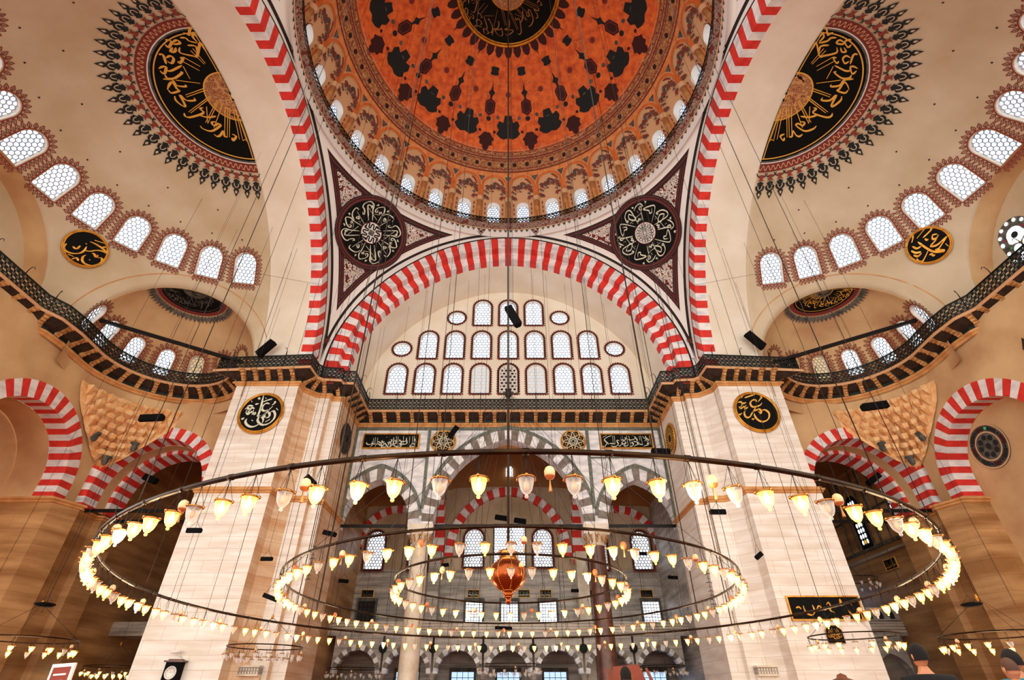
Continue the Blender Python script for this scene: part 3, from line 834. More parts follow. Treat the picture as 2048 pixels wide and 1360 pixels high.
for x0, x1, z0, z1 in ((-11.6, 11.6, 16.86, 17.1), (-6.1, -5.88, 11.0, 16.86), (5.88, 6.1, 11.0, 16.86), (-11.6, -11.4, 10, 16.86), (11.4, 11.6, 10, 16.86), (-11.4, -6.1, 14.62, 14.72), (6.1, 11.4, 14.62, 14.72)):
    mb.box(x0, x1, yy - .03, yy + .05, z0, z1, green)
S(mb, trim())
# columns with carved capitals
for s, shaft, lb in ((-1, col_w, 'pale marble column carrying the grey striped arches, left of centre'), (1, porph, 'dark red porphyry column carrying the grey striped arches, right of centre')):
    c = empty('column', (s * 5.95, LW + .5, FLOOR), label=lb, cat='column', group='columns of the striped arcade')
    mb = MB(); mb.lathe([(.78, 0), (.78, .35), (.68, .45), (.72, .6), (.62, .7)], (0, 0, 0), col_w, 20); mb.build('base', c)
    mb = MB(); mb.lathe([(.62, .7), (.6, 5), (.56, 9.8)], (0, 0, 0), shaft, 24); mb.build('shaft', c)
    K = .55
    mb = MB(); mb.lathe([(.56, 9.2 + K), (.62, 9.22 + K), (.62, 9.3 + K), (.58, 9.32 + K), (.64, 9.6 + K), (.76, 9.85 + K), (.8, 9.95 + K)], (0, 0, 0), col_w, 24)
    for q in range(12):                                # stalactite carving
        a = 2 * pi * q / 12
        for rr, zz in ((.6, 9.4 + K), (.7, 9.65 + K)):
            mb.tube([(rr * cos(a), rr * sin(a), zz), ((rr + .1) * cos(a), (rr + .1) * sin(a), zz + .22)], [.03, .1], bracket, 5)
    mb.box(-.84, .84, -.6, .6, 9.95 + K, 11.15, col_w); mb.build('capital', c)
# iron tie beams
def beam(a, b, lb, grp=None, r_=.09):
    mb = MB(); A = Vector(a); B = Vector(b); d = (B - A).normalized(); n = d.cross(Vector((0, 0, 1))).normalized() * r_; up = Vector((0, 0, r_))
    vs = [A + n + up, A - n + up, A - n - up, A + n - up, B + n + up, B - n + up, B - n - up, B + n - up]
    vs = [v - A for v in vs]
    mb.add(vs, [(0, 1, 2, 3), (7, 6, 5, 4), (0, 4, 5, 1), (1, 5, 6, 2), (2, 6, 7, 3), (3, 7, 4, 0)], iron)
    o = mb.build('tie_beam', label=lb, cat='beam', group=grp); o.location = A; return o
beam((-11.6, LW + .5, 9.9), (-6.6, LW + .5, 9.9), 'dark iron tie beam across the small striped arch beside the left pier')
beam((-5.5, LW + .5, 9.9), (5.5, LW + .5, 9.9), 'dark iron tie beam across the wide middle striped arch')
beam((6.6, LW + .5, 9.9), (11.6, LW + .5, 9.9), 'dark iron tie beam across the small striped arch beside the right pier')
# ---- corner bays under the exedrae: two red striped arches and the stalactite corner
AXC, AYW, BXW, MZ = 23.1, 14.85, 26.82, 9.75
IA = parch(3.5, 3.62, 0, 10.85, 1.1); OA = parch(4.3, 4.4, 0, 10.85, 1.1)
for s, nm in ((-1, 'left'), (1, 'right')):
    mw = plaster_o
    # wall plane with arch A (faces the visitor)
    PA = lambda u, y, z: (s * AXC + u, y, z)
    N = 28
    def spandrel(P, u0, u1, f, d, ztop, mt):
        """wall between the extrados-like curve f and ztop, for u in u0..u1"""
        mb = MB(); pts = [f(-.1)] + [f(i / N) for i in range(N + 1)] + [f(1.1)]
        for i in range(len(pts) - 1):
            a, b = pts[i], pts[i + 1]
            mb.quad(P(a[0], d, a[1]), P(b[0], d, b[1]), P(b[0], d, ztop), P(a[0], d, ztop), mt)
        mb.quad(P(pts[0][0], d, pts[0][1]), P(u1, d, pts[0][1]), P(u1, d, ztop), P(pts[0][0], d, ztop), mt)
        mb.quad(P(pts[-1][0], d, pts[-1][1]), P(u0, d, pts[-1][1]), P(u0, d, ztop), P(pts[-1][0], d, ztop), mt)
        return mb
    mb = spandrel(PA, -5.2, 5.2, IA, AYW, 18.2, mw); S(mb, 'wall_%s_exedra_front' % nm)
    PB = lambda u, x, z: (s * x, 9.3 + u, z)
    IB = parch(3.45, 3.3, 0, 10.75, 1.0); OB = parch(4.35, 4.35, 0, 10.75, 1.0)
    mb = spandrel(PB, -9, 5.2, IB, BXW + .0, 18.2, mw)
    mb.quad((s * BXW, .3, 9.75), (s * BXW, -9, 9.75), (s * BXW, -9, 18.2), (s * BXW, .3, 18.2), mw); S(mb, 'wall_%s_side' % nm)
    mb = MB(); fa = lambda u, z, d: (s * AXC + u, AYW - .03 + d, z); n_ = 33
    arch_band(mb, fa, OA, IA, n_, -.1, 1.1, 0, 0); arch_band(mb, fa, IA, IA, n_, -.1, 1.1, 0, 1.2)
    arch_band(mb, fa, parch(3.25, 3.35, 0, 10.85, 1.1), parch(3.25, 3.35, 0, 10.85, 1.1), n_, -.08, 1.08, 2.0, 3.4)
    arch_band(mb, fa, parch(3.5, 3.6, 0, 10.85, 1.1), parch(3.25, 3.35, 0, 10.85, 1.1), n_, -.08, 1.08, 2.0, 2.0)
    fI = parch(3.5, 3.6, 0, 10.85, 1.1)
    mb.grid(lambda u, v: fa(*fI(-.08 + 1.16 * u), 1.2 + .8 * v), 40, 1, plaster_o); S(mb, trim())
    mb = MB(); fb = lambda u, z, d: (s * (BXW - .03 + d), 9.3 + u, z); dep = 3.2 if s < 0 else 1.3
    arch_band(mb, fb, OB, IB, n_, -.1, 1.1, 0, 0); arch_band(mb, fb, IB, IB, n_, -.1, 1.1, 0, 1.25)
    mb.grid(lambda u, v: fb(*IB(-.1 + 1.2 * u), 1.25 + (dep - 1.25) * v), 40, 1, plaster_o)
    S(mb, trim())
    mb = MB(); mb.box(s * (BXW + dep), s * (BXW + dep + .3), 4, 14, FLOOR, 15, plaster_o); S(mb, 'wall_%s_blind_arch' % nm)
    # stalactite corner: steps from the square corner below to the round drum above
    mb = MB()
    def corner(u, lv, k):
        """blend between the square corner (k=0) and circle (k=1)"""
        a = rad(5 + 82 * u); ca, sa = cos(a), sin(a)
        cx, cy = 4.85 * ca, 4.85 * sa
        m_ = max((ca / 4.86), (sa / 4.77)); sx_, sy_ = ca / m_, sa / m_
        return (s * (21.96 + sx_ + (cx - sx_) * k), 10.08 + sy_ + (cy - sy_) * k, lv)
    lv = [12.2, 12.8, 13.3, 13.8, 14.3, 14.8, 15.3, 15.9, 16.5]; kk = [0.0, .12, .26, .4, .54, .68, .82, .95, 1.0]; hw = [0, .08, .15, .22, .29, .36, .42, .47, .5]
    for j in range(len(lv) - 1):
        NT = max(4, int(22 * hw[j + 1]) * 2)
        def zz(u, v):
            i = u * NT; saw = abs((i / 2 + .5 * (j % 2)) % 1 - .5) * 2     # facetted niches
            k = kk[j] + (kk[j + 1] - kk[j]) * (1 if v > .6 else v / .6); h = hw[j] + (hw[j + 1] - hw[j]) * v
            return corner(.5 + (u - .5) * 2 * h, lv[j] + (lv[j + 1] - lv[j]) * v, min(1, k - .13 * (1 - saw) * (v > .1) * (1 - v * .5) * (j < 5)))
        mb.grid(zz, NT * 2, 5, bracket_o, False)
    for j in range(1, len(lv) - 1):                    # hanging cups of the stalactite carving
        n_c = max(1, int(round(16 * hw[j + 1] + 1)))
        for q in range(n_c):
            u_ = .5 + (((q + .5) / n_c) - .5) * 2 * hw[j] * .96; p0 = Vector(corner(u_, lv[j] - .12, kk[j])); p1 = Vector(corner(u_, lv[j] + .3, kk[j + 1])); cc = Vector((s * 21.96, 10.08, lv[j]))
            inn = (cc - p0); inn.z = 0; inn.normalize()
            mb.tube([p0 + inn * .02, p0 + inn * .12 + Vector((0, 0, .2)), p1 + inn * .2, p1 + inn * .16 + Vector((0, 0, .12))], [.03, .13, .25, .27], bracket_o, 5, smooth=False)
    for t, z_ in ((.36, 13.7), (.64, 13.6), (.5, 12.6)):
        p = corner(t, z_, .3); mb.lathe([(0, -.32), (.14, -.2), (.2, 0), (.16, .12), (.3, .3)], (p[0] - s * .25, p[1] - .25, p[2]), greyp, 10)
    S(mb, trim())
    mb = MB(); mb.box(s * 26.7, s * 30.2, 12.72, 14.6, 9.6, 9.85, plaster_o); S(mb, trim())
    # impost moulding and the stepped pier between the arches
    # jamb: faces parallel to the arches
    if s < 0: jamb = [(-30.3, 12.75), (-26.6, 12.75)]
    else: jamb = [(28.4, -8), (28.4, 12.75), (26.6, 12.75)]
    pth = jamb + [(s * 26.0, 14.2), (s * 26.6, 14.5), (s * 26.6, 16.4), (s * 26.2, 16.5), (s * 26.2, 18.3)]
    pth = [(s * 26.9 if 0 else x, y) for x, y in pth]
    def orient2(p):
        a = off_path(p, .3); i = 1 if s < 0 else 2
        return p if abs(a[i][0]) < abs(p[i][0]) + 1e-6 and a[i][1] < p[i][1] + .5 and (a[i][1] < p[i][1]) else p[::-1]
    pth = orient2(pth)
    mb = MB(); mt_ = marble_t
    sweep(mb, pth, [(0, FLOOR), (0, 9.45)], mt_); sweep(mb, pth, [(0, 9.45), (.1, 9.5), (.1, 9.58), (.22, 9.64), (.22, 9.74), (.05, 9.8)], orange_m)
    S(mb, 'wall_%s_corner_pier' % nm)
    mb = MB()     # outer flank of the main pier inside arch A
    mb.box(s * 18.05, s * 19.6, AYW, 18.0, FLOOR, 9.5, marble_t if s < 0 else marble); mb.box(s * 18.05, s * 19.75, AYW - .08, 18.0, 9.5, 9.75, orange_m)
    S(mb, 'wall_%s_pier_flank' % nm)
    beam((s * 19.5, AYW + .25, 9.7), (s * 26.6, AYW + .25, 9.7), 'front dark iron tie beam across the red striped arch at the %s' % nm, 'tie beams of the %s red striped arch' % nm)
    beam((s * 19.5, 17.4, 9.7), (s * 26.6, 17.4, 9.7), 'rear dark iron tie beam across the red striped arch at the %s' % nm, 'tie beams of the %s red striped arch' % nm)
# ---- aisles behind: back wall, end walls, vaults
BY = 29.0
mb = MB(); mb.box(-31, 31, BY, BY + 1.2, FLOOR, 20, marble_g)
bw = mb.build('wall_far', kind='structure')
bwin = win_proto(1.5, 3.0, .35, cell=.26, bar=.06, border=border_lace)
bwin2 = win_proto(2.55, 3.3, .35, cell=.26, bar=.06, border=border_lace)
mb = MB()       # plastered upper half of the back wall
mb.box(-31, 31, BY - .06, BY, 9.0, 20, plaster_g); mb.box(-31, 31, BY - .14, BY, 8.85, 9.0, marble_g); up_w = mb.build('wall_far_upper', kind='structure')
bx = [(-11.35, 10.5), (-7.6, 10.5), (-2.95, 10.7), (2.95, 10.7), (7.6, 10.5), (11.35, 10.5)]
Ms = [frame((x, BY - .06, z), (1, 0, 0), (0, -1, 0)) for x, z in bx]
for M in Ms: place_window(bwin, M @ Matrix.Translation((0, 0, .36)))
sq = win_proto(2.7, 3.4, .0, cell=.26, bar=.06)
def rectwin(w_, h_, pane, z=0, cell=.26):
    out = {}; mb = MB(); mb.poly([(-w_ / 2, -h_ / 2, 0), (w_ / 2, -h_ / 2, 0), (w_ / 2, h_ / 2, 0), (-w_ / 2, h_ / 2, 0)], pane); out['pane'] = mb.mesh('pane')
    mb = MB(); hexgrille(mb, lambda x, y: abs(x) < w_ / 2 and abs(y) < h_ / 2, w_, h_, cell, .05, grille_m, .08)
    f = .12
    for x0, x1, y0, y1 in ((-w_ / 2 - f, w_ / 2 + f, h_ / 2, h_ / 2 + f), (-w_ / 2 - f, w_ / 2 + f, -h_ / 2 - f, -h_ / 2), (-w_ / 2 - f, -w_ / 2, -h_ / 2, h_ / 2), (w_ / 2, w_ / 2 + f, -h_ / 2, h_ / 2)):
        mb.box(x0, x1, y0, y1, -.02, .14, greyp)
    out['grille'] = mb.mesh('grille'); return out
big = rectwin(2.6, 3.3, sky)
place_window(big, frame((.12, BY - .12, 10.95), (1, 0, 0), (0, -1, 0)))
def rectbars(w_, h_, pane, nx, ny):
    out = {}; mb = MB(); mb.poly([(-w_ / 2, -h_ / 2, 0), (w_ / 2, -h_ / 2, 0), (w_ / 2, h_ / 2, 0), (-w_ / 2, h_ / 2, 0)], pane); out['pane'] = mb.mesh('pane')
    mb = MB()
    for i in range(nx + 1): x = -w_ / 2 + w_ * i / nx; mb.box(x - .018, x + .018, -h_ / 2, h_ / 2, .04, .07, iron)
    for j in range(ny + 1): y = -h_ / 2 + h_ * j / ny; mb.box(-w_ / 2, w_ / 2, y - .018, y + .018, .04, .07, iron)
    f = .14
    for x0, x1, y0, y1 in ((-w_ / 2 - f, w_ / 2 + f, h_ / 2, h_ / 2 + f * 1.8), (-w_ / 2 - f, -w_ / 2, -h_ / 2, h_ / 2), (w_ / 2, w_ / 2 + f, -h_ / 2, h_ / 2)):
        mb.box(x0, x1, y0, y1, -.02, .2, greyp)
    out['grille'] = mb.mesh('grille'); return out
lowp = rectbars(1.35, 2.0, sky, 6, 9); lowd = rectbars(1.35, 2.2, mat('dark_pane', '1a1614', rough=.2), 4, 6)
for x in (-2.75, .1, 3.2, 11.5): place_window(lowp, frame((x, BY - .06, 5.6), (1, 0, 0), (0, -1, 0)))
place_window(lowd, frame((-11.4, BY - .06, 5.5), (1, 0, 0), (0, -1, 0)))
tiny = win_proto(.62, .95, .0, cell=.2, bar=.03)
place_window(tiny, frame((.1, BY - .5, 17.42), (1, 0, 0), (0, -1, 0)))
# red striped wall arch and transverse arches of the middle bay, smaller ones in the side bays
mb = MB(); fz = lambda u, z, d: (u, BY - .5 + d, z)
CI = parch(4.7, 5.0, 0, 10.2, .8); CO = parch(5.4, 5.75, 0, 10.2, .8)
arch_band(mb, fz, CO, CI, 31, -.03, 1.03, 0, 0, mc=white); arch_band(mb, fz, CI, CI, 31, -.03, 1.03, 0, .45)
for s in (-1, 1):
    f2 = parch(3.0, 2.9, s * 9.6, 10.8, .8); f3 = parch(3.5, 3.45, s * 9.6, 10.8, .8)
    arch_band(mb, fz, f3, f2, 21, -.03, 1.03, 0, 0, mc=white); arch_band(mb, fz, f2, f2, 21, -.03, 1.03, 0, .45)
    ti = parch(4.2, 4.3, 24.4, 9.9, .8); to = parch(5.0, 5.15, 24.4, 9.9, .8)
    for q, dd in ((-1, .55), (1, .55)):
        fx = lambda u, z, d: (s * 6.05 + q * dd, u, z)
        arch_band(mb, fx, to, ti, 25, -.06, 1.06, 0, 0)
    fx2 = lambda u, z, d: (s * 6.05 + d, u, z); arch_band(mb, fx2, ti, ti, 25, -.06, 1.06, -.55, .55)
S(mb, trim())
mb = MB()      # vault over the middle bay and the side bays
def vault(x0, x1, y0, y1, z0, rise, mt):
    def g(u, v):
        a, b = 2 * u - 1, 2 * v - 1; d = max(0, 1 - a * a) * max(0, 1 - b * b)
        return (x0 + (x1 - x0) * u, y0 + (y1 - y0) * v, z0 + rise * d ** .42)
    mb.grid(g, 24, 24, mt)
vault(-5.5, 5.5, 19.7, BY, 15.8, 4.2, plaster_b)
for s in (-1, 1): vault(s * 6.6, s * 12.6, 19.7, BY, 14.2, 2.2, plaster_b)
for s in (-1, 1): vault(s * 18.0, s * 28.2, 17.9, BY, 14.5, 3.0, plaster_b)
S(mb, 'ceiling_aisle')
mb = MB()      # walls between bays
for s in (-1, 1):
    mb.box(s * 5.55, s * 6.55, 19.7, BY, 14.9, 18.5, plaster_g)
    mb.box(s * 12.6, s * 18.1, 18.8, BY, FLOOR, 18, marble_g if s > 0 else marble_t)
    mb.box(s * 27.9, s * 28.5, 14.0, BY, FLOOR, 18, marble_t)
    mb.box(s * 5.6, s * 6.5, BY - 1.3, BY, FLOOR, 10.2, col_w if s > 0 else marble_g)
S(mb, 'wall_aisle')
# low gallery with arcade in the aisle
GY = 24.0
mb = MB()
for x0, x1 in ((-12.7, 12.7), (18, 28)):
    for (a, b, c_, d_) in ((GY - .1, BY, 3.75, 4.0),): mb.box(x0, x1, a, b, c_, d_, marble_g)
    mb.box(x0, x1, GY - .05, GY + .1, 4.0, 4.55, marble_g); 
    for z_ in (4.0, 4.18, 4.36, 4.55): mb.box(x0, x1, GY - .12, GY + .16, z_, z_ + .06, col_w)
mb.box(-28, -18, GY - .1, BY, 3.75, 4.6, marble_g)
S(mb, 'wall_low_gallery')
mb = MB(); fg = lambda u, z, d: (u, GY - .05 + d, z)
cxs = [-10.35, -6.9, -3.45, 0, 3.45, 6.9, 10.35]
for cx in cxs:
    a = parch(1.35, 1.35, cx, 1.55, 3.0); b = parch(1.65, 1.7, cx, 1.55, 3.0)
    arch_band(mb, fg, b, a, 15, 0, 1, 0, 0, ma=marble_p, mc=greyv); arch_band(mb, fg, a, a, 15, 0, 1, 0, .6, ma=marble_p, mc=greyv)
    w2 = parch(1.65, 1.7, cx, 1.55, 3.0)
    for i in range(20):
        p, q = w2(i / 20), w2((i + 1) / 20); mb.quad(fg(p[0], p[1], 0), fg(q[0], q[1], 0), fg(q[0], 3.75, 0), fg(p[0], 3.75, 0), marble_g)
for cx in (20.2, 23.2, 26.2):
    a = parch(1.2, 1.5, cx, 1.2, 3.0)
    for i in range(20):
        p, q = a(i / 20), a((i + 1) / 20); mb.quad(fg(p[0], p[1], 0), fg(q[0], q[1], 0), fg(q[0], 3.75, 0), fg(p[0], 3.75, 0), marble_g)
    arch_band(mb, fg, a, a, 11, 0, 1, 0, .6, ma=marble_g, mc=marble_g)
S(mb, trim())
for cx in [-8.62, -5.17, -1.72, 1.72, 5.17, 8.62]:
    c = MB(); c.lathe([(.16, 0), (.15, 2.4), (.2, 2.5), (.3, 2.8)], (cx, GY + .2, FLOOR), marble_g, 12); c.box(cx - .32, cx + .32, GY - .02, GY + .5, FLOOR + 2.75, FLOOR + 2.9, marble_g)
    S(c, trim())
for cx in cxs[:-1]:
    c = MB(); c.lathe([(0, 0), (.28, 0), (.28, .05), (0, .05)], (0, 0, 0), navy, 20)
    c.obj_xf(frame((cx + 1.725, GY - .12, 3.0), (1, 0, 0), (0, -1, 0))); c.build('wall_disc', label='small dark round disc between the low arcade arches', cat='roundel', group='dark discs of the low arcade')
lowblue = rectbars(1.7, 1.9, sky_blue, 4, 5)
for x in (-3.3, .0, 3.4, 10.6, -7.3): place_window(lowblue, frame((x * 1.04, BY - .06, .9), (1, 0, 0), (0, -1, 0)))
# carpeted floor
mb = MB(); mb.box(-34, 34, -20, BY + 1, FLOOR - .2, FLOOR, carpet); S(mb, 'floor')
